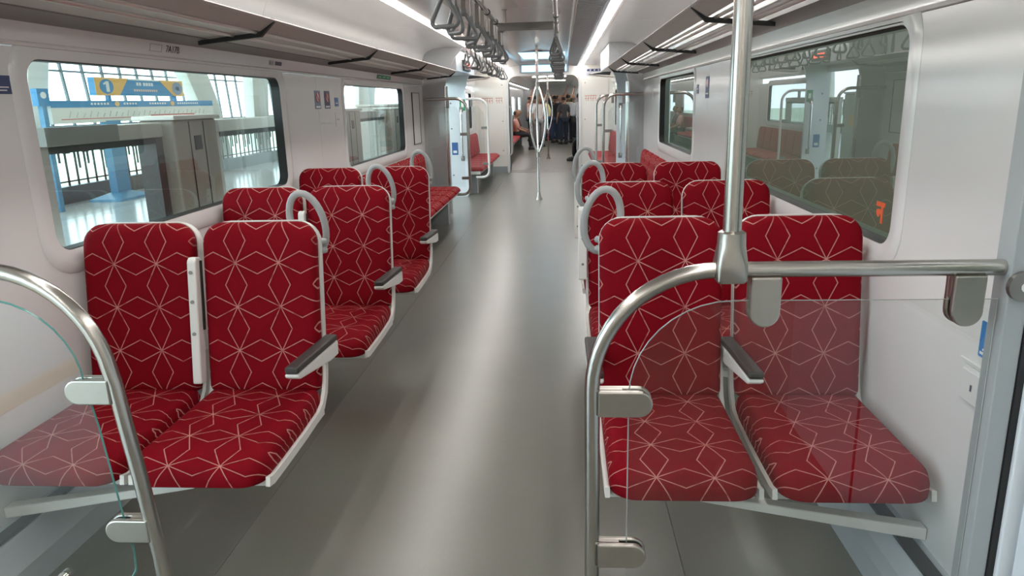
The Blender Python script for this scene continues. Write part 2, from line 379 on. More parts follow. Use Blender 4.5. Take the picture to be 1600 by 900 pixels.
# bulkhead at the end -------------------------------------------------
be = struct('wall_end', 'cream bulkhead around the open gangway at the end of the carriage')
GW, GH = 0.74, 2.0
for s in (-1, 1):
    MB().prism([(GW, 0), (1.52, 0), (1.52, 2.40), (GW, 2.40)], lambda p, q, y, s=s: (s * p, y, q), Y1, Y1 + 0.05).build('bulkhead_panel', BULK, be)
    B(s * GW, s * (GW + 0.06), Y1 - 0.03, Y1 + 0.05, 0, GH).build('edge_trim', WHITE, be, bevel=0.012)
    B(s * (GW + 0.06), s * 1.45, Y1 - 0.012, Y1, 0, 0.14).build('kick_plate', POST, be)
    # access hatch, upper and lower
    for z0, z1 in ((0.38, 1.60), (1.612, 1.93)):
        MB().prism(rrect(0.52, z1 - z0, 0.025, 3, s * 1.11, (z0 + z1) / 2), lambda p, q, y: (p, y, q), Y1 - 0.012, Y1).build('hatch', BULK, be, bevel=0.003)
    for z in (0.48, 1.10, 1.85):
        MB().tube([(s * 0.88, Y1 - 0.018, z), (s * 0.88, Y1 - 0.011, z)], 0.012, 8).build('screw', SCREW, be)
B(-GW, GW, Y1, Y1 + 0.05, GH + 0.02, 2.40).build('header_panel', CEIL, be)
for s in (-1, 1):
    MB().prism([(0, 0), (0.16, 0)] + [(0.16 * (1 - sin(R(a))), -0.16 * (1 - cos(R(a)))) for a in (15, 30, 45, 60, 75)] + [(0, -0.16)],
               lambda p, q, y, s=s: (s * (GW - p), y, GH + 0.02 + q), Y1, Y1 + 0.05).build('corner_fillet', BULK, be)
PGLOW = mat('display_glow', (0.40, 0.74, 0.95), 0.4, emit=1.3)  # both panels carry a pale blue emission of their own
PGLOWF = mat('display_frame', (0.42, 0.46, 0.50), 0.4, noise=0.03)
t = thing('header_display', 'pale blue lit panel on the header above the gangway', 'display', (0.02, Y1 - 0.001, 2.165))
B(-0.52, 0.52, -0.014, 0.0, -0.09, 0.09).build('frame', PGLOWF, t); B(-0.47, 0.47, -0.02, -0.0141, -0.066, 0.066).build('screen', PGLOW, t)
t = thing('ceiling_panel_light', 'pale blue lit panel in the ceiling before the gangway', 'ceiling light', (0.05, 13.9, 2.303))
B(-0.48, 0.48, -1.05, 1.05, 0.006, 0.02).build('frame', PGLOWF, t)
B(-0.40, 0.40, -0.96, 0.96, -0.002, 0.0058).build('diffuser', PGLOW, t)
# rear end wall behind the camera
re_ = struct('wall_rear'); B(-1.52, 1.52, Y0 - 0.05, Y0, 0, 2.4).build('wall_panel', BULK, re_)

# ================================================================== SEATS
def pillow(w, h, t, r, rb, bend, name, m, parent, loc, rot, uvf, n=7):
    """cushion: rounded outline in local (x,y), thickness along z, domed; bend(x,y) lifts it"""
    prof = [(0.010, 0.0), (0.0, 0.012), (0.0, t * 0.55), (0.006, t * 0.80), (0.017, t * 0.94), (0.032, t)]
    loops = []
    for ins, z in prof:
        o = rrect(w - 2 * ins, h - 2 * ins, max(0.012, r - ins * 0.6), n, 0, h / 2, max(0.012, rb - ins * 0.6))
        loops.append([(x, y, z) for x, y in o])
    o = rrect(w - 0.064, h - 0.064, max(0.012, r - 0.02), n, 0, h / 2, max(0.012, rb - 0.02))
    for sc in (0.84, 0.66, 0.46, 0.26, 0.10):
        loops.append([(x * sc, h / 2 + (y - h / 2) * sc, t + 0.006 * (1 - sc)) for x, y in o])
    mb = MB(); mb.loft(loops)
    mb.v = [(x, y, z + bend(x, y) * min(1, z / t)) if True else 0 for x, y, z in mb.v]
    return mb.build(name, m, parent, smooth=55, uvf=uvf, loc=loc, rot=rot)

SW = 0.43
PITCH = 0.165
def uv_back(v): return (v.x - PITCH / 2 if True else 0, v.y)
def uv_seat(v): return (v.x - PITCH / 2, v.y + max(0.0, 0.09 - v.z) * -1.0 if v.y < 0.1 else v.y)
# meshes shared by all the seats -------------------------------------------------
def make_seat_parts():
    P = {}
    # backrest: outline x, height y, thickness towards the sitter (z)
    P['backrest_cushion'] = pillow(SW, 0.646, 0.075, 0.075, 0.03, lambda x, y: -0.012 * sin(pi * min(1, y / 0.65)) - 0.02 * max(0, (y - 0.5) / 0.15) ** 2,
                                   'backrest_cushion', FAB, None, None, None, uv_back).data
    # seat: outline x, depth y measured from the front edge, thickness up
    P['seat_cushion'] = pillow(SW, 0.60, 0.096, 0.03, 0.075, lambda x, y: -0.040 * max(0, (0.12 - y) / 0.12) ** 2,
                               'seat_cushion', FAB, None, None, None, uv_seat).data
    for k in P: 
        for o in [o for o in COL.objects if o.data == P[k]]: bpy.data.objects.remove(o)
    return P
SP = make_seat_parts()
REC = R(8.5)
def seat(x, y, aisle_sign, is_aisle, s, label, group, aisle_arm=None, mid_arm=None):
    """aisle_sign: direction of the aisle (+1 towards +x)"""
    t = thing('train_seat', label, 'seat', (x, y, 0), None, group)
    link('seat_cushion', SP['seat_cushion'], t, (0, -0.572, 0.376))
    link('backrest_cushion', SP['backrest_cushion'], t, (0, 0.058, 0.446), (pi / 2 - REC, 0, 0))
    # white moulded shell
    mb = MB()
    tb = Matrix.Translation((0, 0.062, 0.455)) @ Matrix.Rotation(pi / 2 - REC, 4, 'X')
    def lp(g, dz): return [tb @ Vector((p, q, dz)) for p, q in rrect(SW + 2 * g, 0.640 + g, 0.085 + g, 6, 0, 0.320 + g / 2, 0.03)]
    mb.loft([lp(-0.014, -0.052), lp(-0.002, -0.042), lp(0.002, -0.014), lp(0.001, 0.002), lp(-0.008, 0.003)])
    mb.box(-SW / 2 + 0.004, SW / 2 - 0.004, -0.50, 0.04, 0.350, 0.384)
    for q in (-1, 1):
        path = [(q * (SW / 2 + 0.006), yy, zz) for yy, zz in ((0.080, 0.60), (0.058, 0.50), (0.036, 0.445), (-0.005, 0.405), (-0.06, 0.388), (-0.20, 0.380), (-0.40, 0.376), (-0.50, 0.376), (-0.535, 0.384))]
        mb.ribbon(path, 0.007, 0.015)
    mb.build('shell', SHELL, t, smooth=45)
    if is_aisle:
        # grab ring at the aisle corner of the backrest
        q = aisle_sign; cx, cz, yy = q * (SW / 2 - (0.058 if q > 0 else 0.014)), 1.068, 0.205
        pts = []
        for k in range(28):
            a = 2 * pi * k / 28; px, pz = 0.066 * cos(a), 0.118 * sin(a)
            pts.append((cx + px - q * 0.10 * pz, yy - 0.02 * sin(a), cz + pz))
        MB().tube(pts, 0.0135, 10, closed=True).build('grab_ring', RINGM, t, smooth=60)
        mb = MB()
        for zz in (1.00, 0.965): mb.tube([(q * (SW / 2 - 0.03), 0.15, zz), (q * (SW / 2 + 0.005), 0.20, zz)], 0.013, 8)
        mb.build('ring_mount', RINGM, t, smooth=60)
    def arm(q, up):
        ax = q * (SW / 2 + 0.030)
        if up:
            a = link('armrest', None, t, (ax, 0.045, 0.60), (-REC, 0, 0))
            MB().prism([(-0.028, 0.0), (0.020, 0.0), (0.030, 0.36), (0.022, 0.375), (-0.010, 0.375), (-0.022, 0.36)], lambda p, z, xx: (xx, p, z), -0.022, 0.022).build('arm_body', SHELL, a, bevel=0.006)
            B(-0.020, 0.020, 0.028, 0.046, 0.05, 0.37).build('arm_pad', PAD, a, bevel=0.005)
            for zz in (0.08, 0.21, 0.33):
                MB().tube([(0, -0.026, zz), (0, -0.030, zz)], 0.007, 8).build('screw', SCREW, a)
        else:
            a = link('armrest', None, t, (ax, 0.03, 0.635), (R(-3), 0, 0))
            MB().prism([(0.07, 0.0), (0.07, -0.055), (-0.02, -0.055), (-0.33, -0.022), (-0.352, -0.012), (-0.352, 0.0)], lambda p, z, xx: (xx, p, z), -0.024, 0.024).build('arm_body', SHELL, a, bevel=0.005)
            B(-0.0235, 0.0235, -0.354, 0.07, 0.0005, 0.024).build('arm_pad', PAD, a, bevel=0.007)
    if aisle_arm is not None: arm(aisle_sign, aisle_arm)
    if mid_arm is not None: arm(-aisle_sign, mid_arm)
    if not is_aisle:
        # cantilever struts carrying the pair from the wall
        q = -aisle_sign; xi = -q * 0.42; xo = q * (W - abs(x)) - q * 0.002
        for yy in (-0.46, -0.06):
            MB().prism([(xi, 0.349), (xi, 0.325), (xo, 0.206), (xo, 0.246)] if yy < -0.1 else [(xi, 0.350), (xi, 0.325), (xo, 0.26), (xo, 0.35)],
                       lambda p, z, y_: (p, y_, z), yy - 0.022, yy + 0.022).build('cantilever_strut', SHELL, t, bevel=0.004)
    return t
rows = ['nearest the camera', 'second from the camera', 'third from the camera']
for r in range(3):
    yL, yR = 2.49 + 1.165 * r, 2.45 + 1.16 * r
    n = ('front', 'second', 'third')[r]
    seat(-0.745, yL, 1, True, -1, 'red star-patterned aisle seat in the %s row on the left, grey grab ring' % n, 'red transverse seats', aisle_arm=False)
    seat(-1.215, yL, 1, False, -1, 'red star-patterned window seat in the %s row on the left' % n, 'red transverse seats', mid_arm=None)
    seat(0.735, yR, -1, True, 1, 'red star-patterned aisle seat in the %s row on the right, grey grab ring' % n, 'red transverse seats', aisle_arm=(r > 0), mid_arm=False if r == 0 else None)
    seat(1.215, yR, -1, False, 1, 'red star-patterned window seat in the %s row on the right' % n, 'red transverse seats')
# folded-up middle armrests of the left rows hang between the two seats: part of the aisle seats
for o in [o for o in COL.objects if o.name.startswith('train_seat') and 'aisle seat' in o['label'] and 'left' in o['label']]:
    a = link('armrest', None, o, (-(SW / 2 + 0.020), 0.0, 0.60), (-REC, 0, 0))
    MB().prism([(-0.028, -0.10), (0.020, -0.10), (0.030, 0.36), (0.022, 0.375), (-0.010, 0.375), (-0.022, 0.36)], lambda p, z, xx: (xx, p, z), -0.018, 0.016).build('arm_body', SHELL, a, bevel=0.006)
    B(0.0165, 0.020, 0.006, 0.024, 0.10, 0.362).build('arm_pad', PAD, a, bevel=0.003)
    for zz in (0.09, 0.21, 0.32):
        MB().tube([(-0.001, -0.0255, zz), (-0.001, -0.030, zz)], 0.007, 8).build('screw', SCREW, a)

# benches along the walls -----------------------------------------------------------
def bench(s, y0, n, label, m, depth=0.50, back_h=0.42, pitch=0.48, zc=0.46):
    t = thing('bench_seat', label, 'bench', (s * W, y0, 0), (0, 0, R(90 if s < 0 else -90)), 'benches along the walls')
    # local: +y... rotated so that local -y points into the aisle, local x runs along the wall
    L = n * pitch; sx = 1 if s < 0 else -1
    for k in range(n):
        xc = sx * (k + 0.5) * pitch
        sc = pillow(pitch - 0.008, depth, 0.07, 0.02, 0.05, lambda x, y: -0.03 * max(0, (0.10 - y) / 0.10) ** 2, 'seat_cushion', m, t, (xc, -depth - 0.03, zc - 0.07), None, uv_seat, 4)
        bc = pillow(pitch - 0.008, back_h, 0.06, 0.05, 0.02, lambda x, y: -0.02 * max(0, (y - 0.3) / 0.12) ** 2, 'backrest_cushion', m, t, (xc, -0.055, zc + 0.005), (pi / 2 - R(5), 0, 0), uv_back, 4)
    B(sx * 0.0, sx * L, -depth + 0.02, -0.012, zc - 0.12, zc - 0.072).build('base', SHELL, t)
    B(sx * 0.0, sx * L, -0.052, -0.012, zc - 0.07, zc + back_h - 0.01).build('back_shell', SHELL, t)
    for xx in (0.25, L - 0.25): B(sx * (xx - 0.08), sx * (xx + 0.08), -depth + 0.10, -0.14, 0.0, zc - 0.12).build('pedestal', POST, t)
    return t
bench(-1, 6.02, 7, 'long red bench along the left wall under the second window', FABFAR)
bench(1, 6.02, 7, 'long red bench along the right wall under the second window', FABFAR)
bench(-1, 12.12, 7, 'red bench on the left between the far doorway and the bulkhead', REDV)
bench(1, 12.12, 7, 'red bench on the right between the far doorway and the bulkhead', REDV)

# ================================================================== NEAR DRAUGHT SCREENS
YS = 1.63
def clamp_plate(cx, cz, length, hgt, ang, parent):
    """two cheeks with a rounded end gripping the glass; runs along ang from (cx,cz)"""
    pts = [(0, -hgt / 2), (length - hgt / 2, -hgt / 2)] + [(length - hgt / 2 + hgt / 2 * sin(R(a)), -hgt / 2 * cos(R(a))) for a in range(15, 180, 15)] + [(length - hgt / 2, hgt / 2), (0, hgt / 2)]
    c, s_ = cos(ang), sin(ang)
    f = lambda p, q, y: (cx + p * c - q * s_, y, cz + p * s_ + q * c)
    o = MB().prism(pts, f, YS - 0.022, YS - 0.006).build('glass_clamp', CLAMP, parent, bevel=0.004)
    MB().prism(pts, f, YS + 0.006, YS + 0.022).build('clamp_cheek', CLAMP, o, bevel=0.004)
    MB().prism([(0, -hgt / 2), (length * 0.45, -hgt / 2), (length * 0.45, hgt / 2), (0, hgt / 2)], f, YS - 0.0062, YS + 0.0062).build('clamp_web', CLAMP, o)
    MB().prism([(length * 0.45, -hgt / 2 + 0.004), (length * 0.93, -hgt / 2 + 0.012), (length * 0.93, hgt / 2 - 0.012), (length * 0.45, hgt / 2 - 0.004)], f, YS - 0.0064, YS - 0.0048).build('rubber_liner', BLACK, o)
def glass_sheet(outline, parent, em=None):
    n = len(outline)
    p = MB().add([(x, YS, z) for x, z in outline], [tuple(range(n))]).build('glass_panel', SGLASS, parent)
    path = [(x, YS, z) for x, z in outline]
    MB().tube(path, 0.0030 if em is None else 0.0016, 4, closed=True).build('glass_edge', em or EDGE, p)
# right screen
t = thing('draught_screen', 'glass draught screen with curved steel rail in front of the right seats', 'partition', (0, 0, 0))
f = lambda x, z: (x, YS, z)
path = [(1.372, YS, 1.118), (1.0, YS, 1.118), (0.78, YS, 1.118)] + arc((0.745, 0.830), 0.288, 90, 180, 14, f) + [(0.457, YS, 0.60), (0.457, YS, 0.30), (0.457, YS, 0.0)]
MB().tube(path, 0.0185, 16).build('rail', STEEL, t, smooth=60)
fg = MB().tube([(1.388, 1.586, 1.083), (1.388, 1.5995, 1.083)], 0.034, 18).build('rail_flange', SCREW, t, smooth=50)
MB().tube([(1.388, 1.583, 1.083), (1.388, 1.5858, 1.083)], 0.011, 10).build('screw', CHROME, fg)
glass_sheet([(1.36, 0.06), (1.36, 1.045), (0.80, 1.045)] + arc((0.780, 0.809), 0.236, 90, 180, 10, lambda x, z: (x, z)) + [(0.544, 0.14)] + arc((0.62, 0.136), 0.076, 180, 270, 4, lambda x, z: (x, z)), t, mat('glass_edge_grey', (0.34, 0.36, 0.35), 0.2, noise=0.04))
clamp_plate(0.470, 0.795, 0.130, 0.066, 0, t); clamp_plate(0.470, 0.382, 0.122, 0.066, 0, t)
clamp_plate(0.846, 1.104, 0.118, 0.068, -pi / 2, t); clamp_plate(1.287, 1.104, 0.118, 0.068, -pi / 2, t)
MB().tube([(0.457, YS, 0.0), (0.457, YS, 0.02)], 0.035, 16).build('floor_flange', CLAMP, t, smooth=50)
# right pole with its socket
t = thing('grab_pole', 'upright brushed steel pole rising from the rail of the right screen', 'pole', (0.768, YS, 0))
MB().tube([(0, 0, 1.150), (0, 0, 2.22)], 0.0205, 18).build('tube', STEEL, t, smooth=60)
def sq(h, z, r): return [(p, q, z) for p, q in rrect(h * 2, h * 2, r, 4)]
MB().loft([sq(0.024, 1.208, 0.022), sq(0.030, 1.204, 0.026), sq(0.031, 1.175, 0.026), sq(0.034, 1.135, 0.012), sq(0.034, 1.098, 0.010), sq(0.030, 1.092, 0.010)]).build('rail_socket', CLAMP, t, smooth=40)
# left screen
t = thing('draught_screen', 'glass draught screen with curved steel rail in front of the left seats', 'partition', (0, 0, 0))
path = [(-1.44, YS, 1.135), (-1.2, YS, 1.135), (-1.03, YS, 1.135)] + [(-1.03 + 0.275 * sin(R(a)) + 0.012 * (a / 90) ** 2, YS, 1.135 - 0.275 * (1 - cos(R(a)))) for a in range(8, 90, 8)] + [(-0.738, YS, 0.84), (-0.727, YS, 0.72), (-0.712, YS, 0.58), (-0.695, YS, 0.36), (-0.680, YS, 0.0)]
MB().tube(path, 0.0195, 16).build('rail', STEEL, t, smooth=60)
glass_sheet([(-1.43, 0.06), (-1.43, 1.062), (-1.05, 1.062)] + [(-1.05 + 0.232 * sin(R(a)), 1.062 - 0.222 * (1 - cos(R(a)))) for a in range(10, 91, 10)] + [(-0.80, 0.72), (-0.777, 0.464), (-0.764, 0.36), (-0.768, 0.30), (-0.80, 0.25), (-0.87, 0.23), (-0.87, 0.06)], t)
clamp_plate(-0.742, 0.822, 0.118, 0.066, pi, t); clamp_plate(-0.702, 0.430, 0.118, 0.066, pi, t)
MB().tube([(-0.985, YS - 0.03, 0.262), (-0.985, YS + 0.01, 0.262)], 0.019, 12).build('glass_stud', CHROME, t, smooth=50)
MB().tube([(-0.680, YS, 0.0), (-0.680, YS, 0.02)], 0.035, 16).build('floor_flange', CLAMP, t, smooth=50)

# ================================================================== FAR DRAUGHT SCREENS with loop rails
def loop_screen(s, y, xo, xw, label, m):
    t = thing('loop_rail', label, 'partition', (0, y, 0), group='loop rails at the far doorway')
    zt, zb, r = 1.56, 0.30, 0.16
    sx = lambda x: s * x
    path = [(sx(xw), 0, zt), (sx(xo + r), 0, zt)] + [(sx(xo + r - r * sin(R(a))), 0, zt - r + r * cos(R(a))) for a in range(15, 91, 15)] + \
           [(sx(xo), 0, 0.9)] + [(sx(xo + 0.10 - 0.10 * cos(R(a))), 0, zb + 0.10 - 0.10 * sin(R(a))) for a in range(0, 91, 18)] + [(sx(xo + 0.22), 0, zb)]
    MB().tube(path, 0.020, 12).build('rail', m, t, smooth=60)
    x2 = xw if xw < 1.3 else 1.40
    gp = [(sx(xo + 0.06), 0.40), (sx(x2), 0.40), (sx(x2), 1.46), (sx(xo + 0.16), 1.46), (sx(xo + 0.06), 1.34)]
    g = MB().add([(x, 0, z) for x, z in gp], [tuple(range(5))]).build('glass_panel', SGLASS, t)
    for z in (1.10, 0.52): B(sx(xo), sx(xo + 0.11), -0.015, 0.015, z - 0.02, z + 0.02).build('glass_clamp', SCREW, t, bevel=0.006)
    B(sx(xo + 0.24), sx(xo + 0.28), -0.015, 0.015, 1.44, zt).build('glass_clamp', SCREW, t, bevel=0.006)
    return t
loop_screen(-1, YD - 0.09, 0.855, 1.44, 'curved steel loop rail and glass at the end of the left bench', STEEL)
loop_screen(-1, YE + 0.04, 0.82, 1.44, 'pale loop rail with glass beyond the open left doorway', SHELL)
loop_screen(1, YD - 0.09, 0.93, 1.44, 'curved steel loop rail and glass at the end of the right bench', STEEL)
loop_screen(1, YE + 0.04, 0.94, 1.44, 'curved steel loop rail with glass beyond the right doorway', STEEL)
# vertical grab handles on the door jambs
for s in (-1, 1):
    t = thing('jamb_grab_bar', 'upright grab handle on the pale jamb of the far %s doorway' % ('left' if s < 0 else 'right'), 'handle', (s * (1.32 if s > 0 else 1.235), YE - 0.061, 0))
    MB().tube([(0, 0, 0.62), (0, -0.05, 0.64), (0, -0.055, 0.7), (0, -0.055, 1.32), (0, -0.05, 1.38), (0, 0, 1.40)], 0.016, 10).build('bar', CHROME, t, smooth=60)
    for z in (0.62, 1.40): B(-0.03, 0.03, -0.012, 0.0, z - 0.04, z + 0.04).build('mount', SCREW, t, bevel=0.005)
t = thing('jamb_sticker', 'small blue sticker on the bright jamb of the left doorway', 'sticker', (-1.36, YE - 0.0615, 0.78))
B(-0.05, 0.05, -0.002, 0.0, -0.10, 0.10).build('sheet', BLUE, t); B(-0.03, 0.03, -0.003, -0.0021, -0.07, -0.03).build('print', WHITE, t)
t = thing('jamb_sticker', 'green sticker on the jamb by the left doorway handle', 'sticker', (-1.21, YE - 0.0615, 1.47))
B(-0.045, 0.045, -0.002, 0.0, -0.09, 0.09).build('sheet', GREEN, t); B(-0.02, 0.02, -0.003, -0.0021, -0.04, 0.04).build('print', WHITE, t)
for z in (0.35, 1.1, 1.5): 
    tag(MB().tube([(-1.40, YE - 0.066, z), (-1.40, YE - 0.059, z)], 0.014, 8).build('jamb_bolt', SCREW, None), {0.35: 'lowest', 1.1: 'middle', 1.5: 'top'}[z] + ' of three bolts on the left doorway jamb', 'bolt', 'jamb bolts')

# ================================================================== TRIPLE POLES
def triple_pole(x, y, label, top=2.315):
    t = thing('triple_pole', label, 'pole', (x, y, 0), group='branching floor-to-ceiling poles')
    MB().tube([(0, 0, 0), (0, 0, 0.70)], 0.021, 14).build('lower_tube', CHROME, t, smooth=60)
    MB().tube([(0, 0, 1.74), (0, 0, top)], 0.021, 14).build('upper_tube', CHROME, t, smooth=60)
    MB().tube([(0, 0, 0.0), (0, 0, 0.02), (0, 0, 0.05), (0, 0, 0.12)], [0.055, 0.052, 0.034, 0.026], 16).build('floor_flange', CLAMP, t, smooth=40)
    for z in (0.70, 1.74): MB().tube([(0, 0, z - 0.04), (0, 0, z + 0.04)], 0.030, 14).build('collar', CLAMP, t, smooth=50)
    for k in range(3):
        a = R(95 + 120 * k)
        pts = []
        for i in range(17):
            u = i / 16; rr = 0.125 * sin(pi * u) ** 0.8 + 0.008
            pts.append((rr * cos(a), rr * sin(a), 0.72 + 1.0 * u))
        MB().tube(pts, 0.0165, 10).build('bowed_bar', CHROME, t, smooth=60)
triple_pole(0.02, 11.35, 'branching steel pole standing in the vestibule before the gangway')
triple_pole(0.02, 19.6, 'branching steel pole farther away in the next carriage', 2.239)

# ================================================================== LUGGAGE RACKS
def rack(s, label):
    t = thing('luggage_rack', label, 'luggage rack', (0, 0, 0), group='luggage racks above the windows')
    y0, y1 = 1.7, YD - 0.08
    X = lambda x: s * x
    def zc(x): return 1.832 + (1.38 - x) * 0.09
    # rounded front nosing
    MB().prism([(0.988, 1.914), (0.981, 1.908), (0.988, 1.900), (1.055, 1.858), (1.075, 1.862), (1.075, 1.872), (1.000, 1.912)], lambda p, q, y: (X(p), y, q), y0, y1).build('front_lip', mat('rack_lip', (0.50, 0.47, 0.45), 0.5, metal=0.3, noise=0.03), t)
    if s < 0:
        for a, b_ in ((1.085, 1.185), (1.205, 1.33)):
            MB().prism([(a, zc(a)), (b_, zc(b_)), (b_, zc(b_) + 0.012), (a, zc(a) + 0.012)], lambda p, q, y: (X(p), y, q), y0, y1).build('shelf_board', RACKP, t)
        bars = (1.08, 1.195)
    else:
        bars = (1.10, 1.145, 1.235, 1.275)
        MB().prism([(1.16, zc(1.16) + 0.03), (1.22, zc(1.22) + 0.03), (1.22, zc(1.22) + 0.04), (1.16, zc(1.16) + 0.04)], lambda p, q, y: (X(p), y, q), y0, y1).build('shelf_board', RACKP, t)
    for x in bars:
        MB().tube([(X(x), y0, zc(x)), (X(x), y1, zc(x))], 0.0125, 10).build('bar', mat('rack_bar', (0.82, 0.80, 0.77), 0.3, metal=0.8, noise=0.02), t, smooth=60)
    MB().prism([(1.335, zc(1.335) - 0.004), (1.44, 1.806), (1.44, 1.822), (1.335, zc(1.335) + 0.014)], lambda p, q, y: (X(p), y, q), y0, y1).build('wall_rail', mat('rack_rail_dark', (0.24, 0.23, 0.22), 0.4, noise=0.03), t)
    for yb in (3.60, 5.62, 7.70, y1 - 0.02):
        MB().prism([(0.985, 1.914), (0.987, 1.898), (1.055, 1.834), (1.37, 1.806), (1.37, 1.826), (1.062, 1.856), (0.995, 1.918)],
                   lambda p, q, y: (X(p), y, q), yb - 0.012, yb + 0.012).build('bracket', BLACK, t)
rack(-1, 'grey metal luggage rack with black brackets above the left windows')
rack(1, 'tubular metal luggage rack with black brackets above the right windows')

# ================================================================== STRAP RAILS AND STRAPS
def strap_rail(x, y0, y1, z, label):
    t = thing('strap_rail', label, 'rail', (x, 0, z), group='overhead strap rails')
    MB().tube([(0, y0, 0), (0, y1, 0)], 0.017, 12).build('tube', STEEL, t, smooth=60)
    n = max(2, int((y1 - y0) / 1.6))
    for k in range(n + 1):
        yy = y0 + 0.05 + (y1 - y0 - 0.1) * k / n
        ztop = (2.225 if abs(x) > 0.5 else 2.31) - z
        MB().tube([(0, yy, 0), (0, yy, ztop)], 0.012, 8).build('hanger', STEEL, t, smooth=60)
        B(-0.025, 0.025, yy - 0.03, yy + 0.03, ztop - 0.012, ztop).build('ceiling_plate', CLAMP, t)
    return t
STR = None
BELLG = mat('bar_grey', (0.22, 0.21, 0.20), 0.4, metal=0.3, noise=0.03)
def strap(x, y, z, rz, label, group):
    global STR
    if STR is None:
        t = thing('hanging_strap', label, 'strap', (x, y, z), (0, 0, rz), group)
        MB().tube([(0.0, 0.0195 * cos(R(a)), 0.0195 * sin(R(a))) for a in range(0, 360, 30)], 0.006, 6, closed=True).build('loop', STRAP, t, smooth=60)
        B(-0.012, 0.012, -0.002, 0.002, -0.135, -0.02).build('webbing', WEB, t)
        B(-0.015, 0.015, -0.008, 0.008, -0.155, -0.125).build('clip', STRAP, t, bevel=0.003)
        pts = []
        tri = [(0.0, -0.155), (0.070, -0.265), (-0.070, -0.265)]
        for (cx, cz, a0) in ((0.0, -0.172, 150), (-0.048, -0.250, 210), (0.048, -0.250, 330)):
            for k in range(6):
                a = R(a0 - 60 + 120 * k / 5) if cx else R(30 + 120 * k / 5)
                pts.append((cx + 0.022 * cos(a), 0, cz + 0.022 * sin(a)))
        MB().tube(pts, 0.0105, 8, closed=True).build('handle', STRAP, t, smooth=60)
        STR = t; return t
    c = copy_tree(STR); c.location = (x, y, z); c.rotation_euler = (0, 0, rz)
    tag(c, label, 'strap', group); return c
ORD = ['nearest', 'second', 'third', 'fourth', 'fifth', 'sixth', 'seventh', 'eighth', 'ninth', 'tenth', 'eleventh', 'twelfth', 'thirteenth', 'fourteenth',
       'fifteenth', 'sixteenth', 'seventeenth', 'eighteenth', 'nineteenth', 'twentieth', 'twenty-first', 'twenty-second', 'twenty-third']
strap_rail(-0.12, 2.9, 7.0, 2.10, 'overhead strap rail left of the aisle centre, near the camera')
strap_rail(-0.60, 7.6, 13.4, 2.15, 'overhead strap rail below the left LED strip by the far doorway')
strap_rail(0.35, 3.9, 12.6, 2.10, 'long overhead strap rail right of the aisle centre')
t = thing('cross_bar', 'flat grey cross bar joining the two middle strap rails', 'bar', (0, 5.9, 2.06))
B(-0.10, 0.33, -0.015, 0.015, -0.03, 0.03).build('bar', BELLG, t, bevel=0.004)
for nm, x, z, ys in (('in the row left of the aisle centre', -0.12, 2.10, [3.35 + 0.32 * k for k in range(11)]),
                     ('in the row below the left LED strip', -0.60, 2.15, [7.85 + 0.42 * k for k in range(13)]),
                     ('in the row right of the aisle centre', 0.35, 2.10, [5.6 + 0.42 * k for k in range(16)])):
    for k, yy in enumerate(ys):
        strap(x, yy, z, R(random.uniform(-75, 75)), 'grey triangular strap handle, %s from the camera %s' % (ORD[k], nm), 'hanging strap handles')

# ================================================================== STICKERS AND SMALL WALL FITTINGS
def sticker(name, label, s, y, z, w, h, m, art=None, x=None, cat='sticker'):
    t = thing(name, label, cat, (s * ((x or W) - 0.0006), y, z))
    MB().prism(rrect(w, h, 0.004, 2), lambda p, q, dd: (dd, p, q), 0, -s * 0.0015).build('sheet', m, t)
    if art:
        for (cy, cz, aw, ah, am, rd) in art:
            MB().prism(rrect(aw, ah, min(aw, ah) * (0.5 if rd else 0.05) - 1e-5, 6, cy, cz), lambda p, q, dd: (dd, p, q), -s * 0.0016, -s * 0.0024).build('print', am, t)
    return t
sticker('notice_sticker', 'dark blue notice at the left edge of the wall before the first left window', -1, 2.36, 1.598, 0.10, 0.060, NAVY, [(0.0, -0.008, 0.07, 0.004, WHITE, 0), (0.0, -0.018, 0.05, 0.004, WHITE, 0)])
PALEP = mat('print_pink', (0.62, 0.42, 0.40), 0.5, noise=0.03)
for i, (yy, m) in enumerate(((5.56, mat('sticker_steelblue', (0.16, 0.22, 0.34), 0.4, noise=0.04)), (5.79, NAVY))):
    t = sticker('prohibition_sticker', '%s blue prohibition sticker with pale disc on the pillar between the left windows' % ('lighter' if i == 0 else 'darker'), -1, yy, 1.552, 0.135, 0.135, m,
                [(0, 0.018, 0.078, 0.078, PALEP, 1), (0, -0.052, 0.10, 0.012, WHITE, 0)])
    MB().tube([(0.0030, 0.036 * cos(R(a)), 0.018 + 0.036 * sin(R(a))) for a in range(0, 360, 20)], 0.0025, 5, closed=True).build('red_ring', REDP, t)
    MB().tube([(0.0030, -0.025, 0.043), (0.0030, 0.025, -0.007)], 0.0022, 5).build('red_bar', REDP, t)
sticker('notice_sticker', 'small blue sticker above the socket on the left window pillar', -1, 6.03, 1.535, 0.10, 0.070, BLUE, [(0, -0.01, 0.06, 0.006, WHITE, 0)])
t = sticker('socket_plate', 'white power socket plate on the left window pillar', -1, 6.03, 1.395, 0.12, 0.11, WALL, [(-0.02, 0, 0.008, 0.014, INK, 1), (0.02, 0, 0.008, 0.014, INK, 1)], cat='socket')
CX_ = 1.443
t = thing('number_label', 'printed seat number label on the strip above the first left window', 'label', (-1.4432, 3.40, 1.778), (0, R(13.8), 0))
for a in ((-0.12, -0.02, 0.014, 0.017), (-0.12, -0.02, -0.017, -0.014)): B(0.0, 0.001, a[0], a[1], a[2], a[3]).build('print', mat('print_grey', (0.35, 0.38, 0.38), 0.5, noise=0.03), t)
for a in (-0.12, -0.023): B(0.0, 0.001, a, a + 0.003, -0.014, 0.014).build('print', MATS['print_grey'], t)
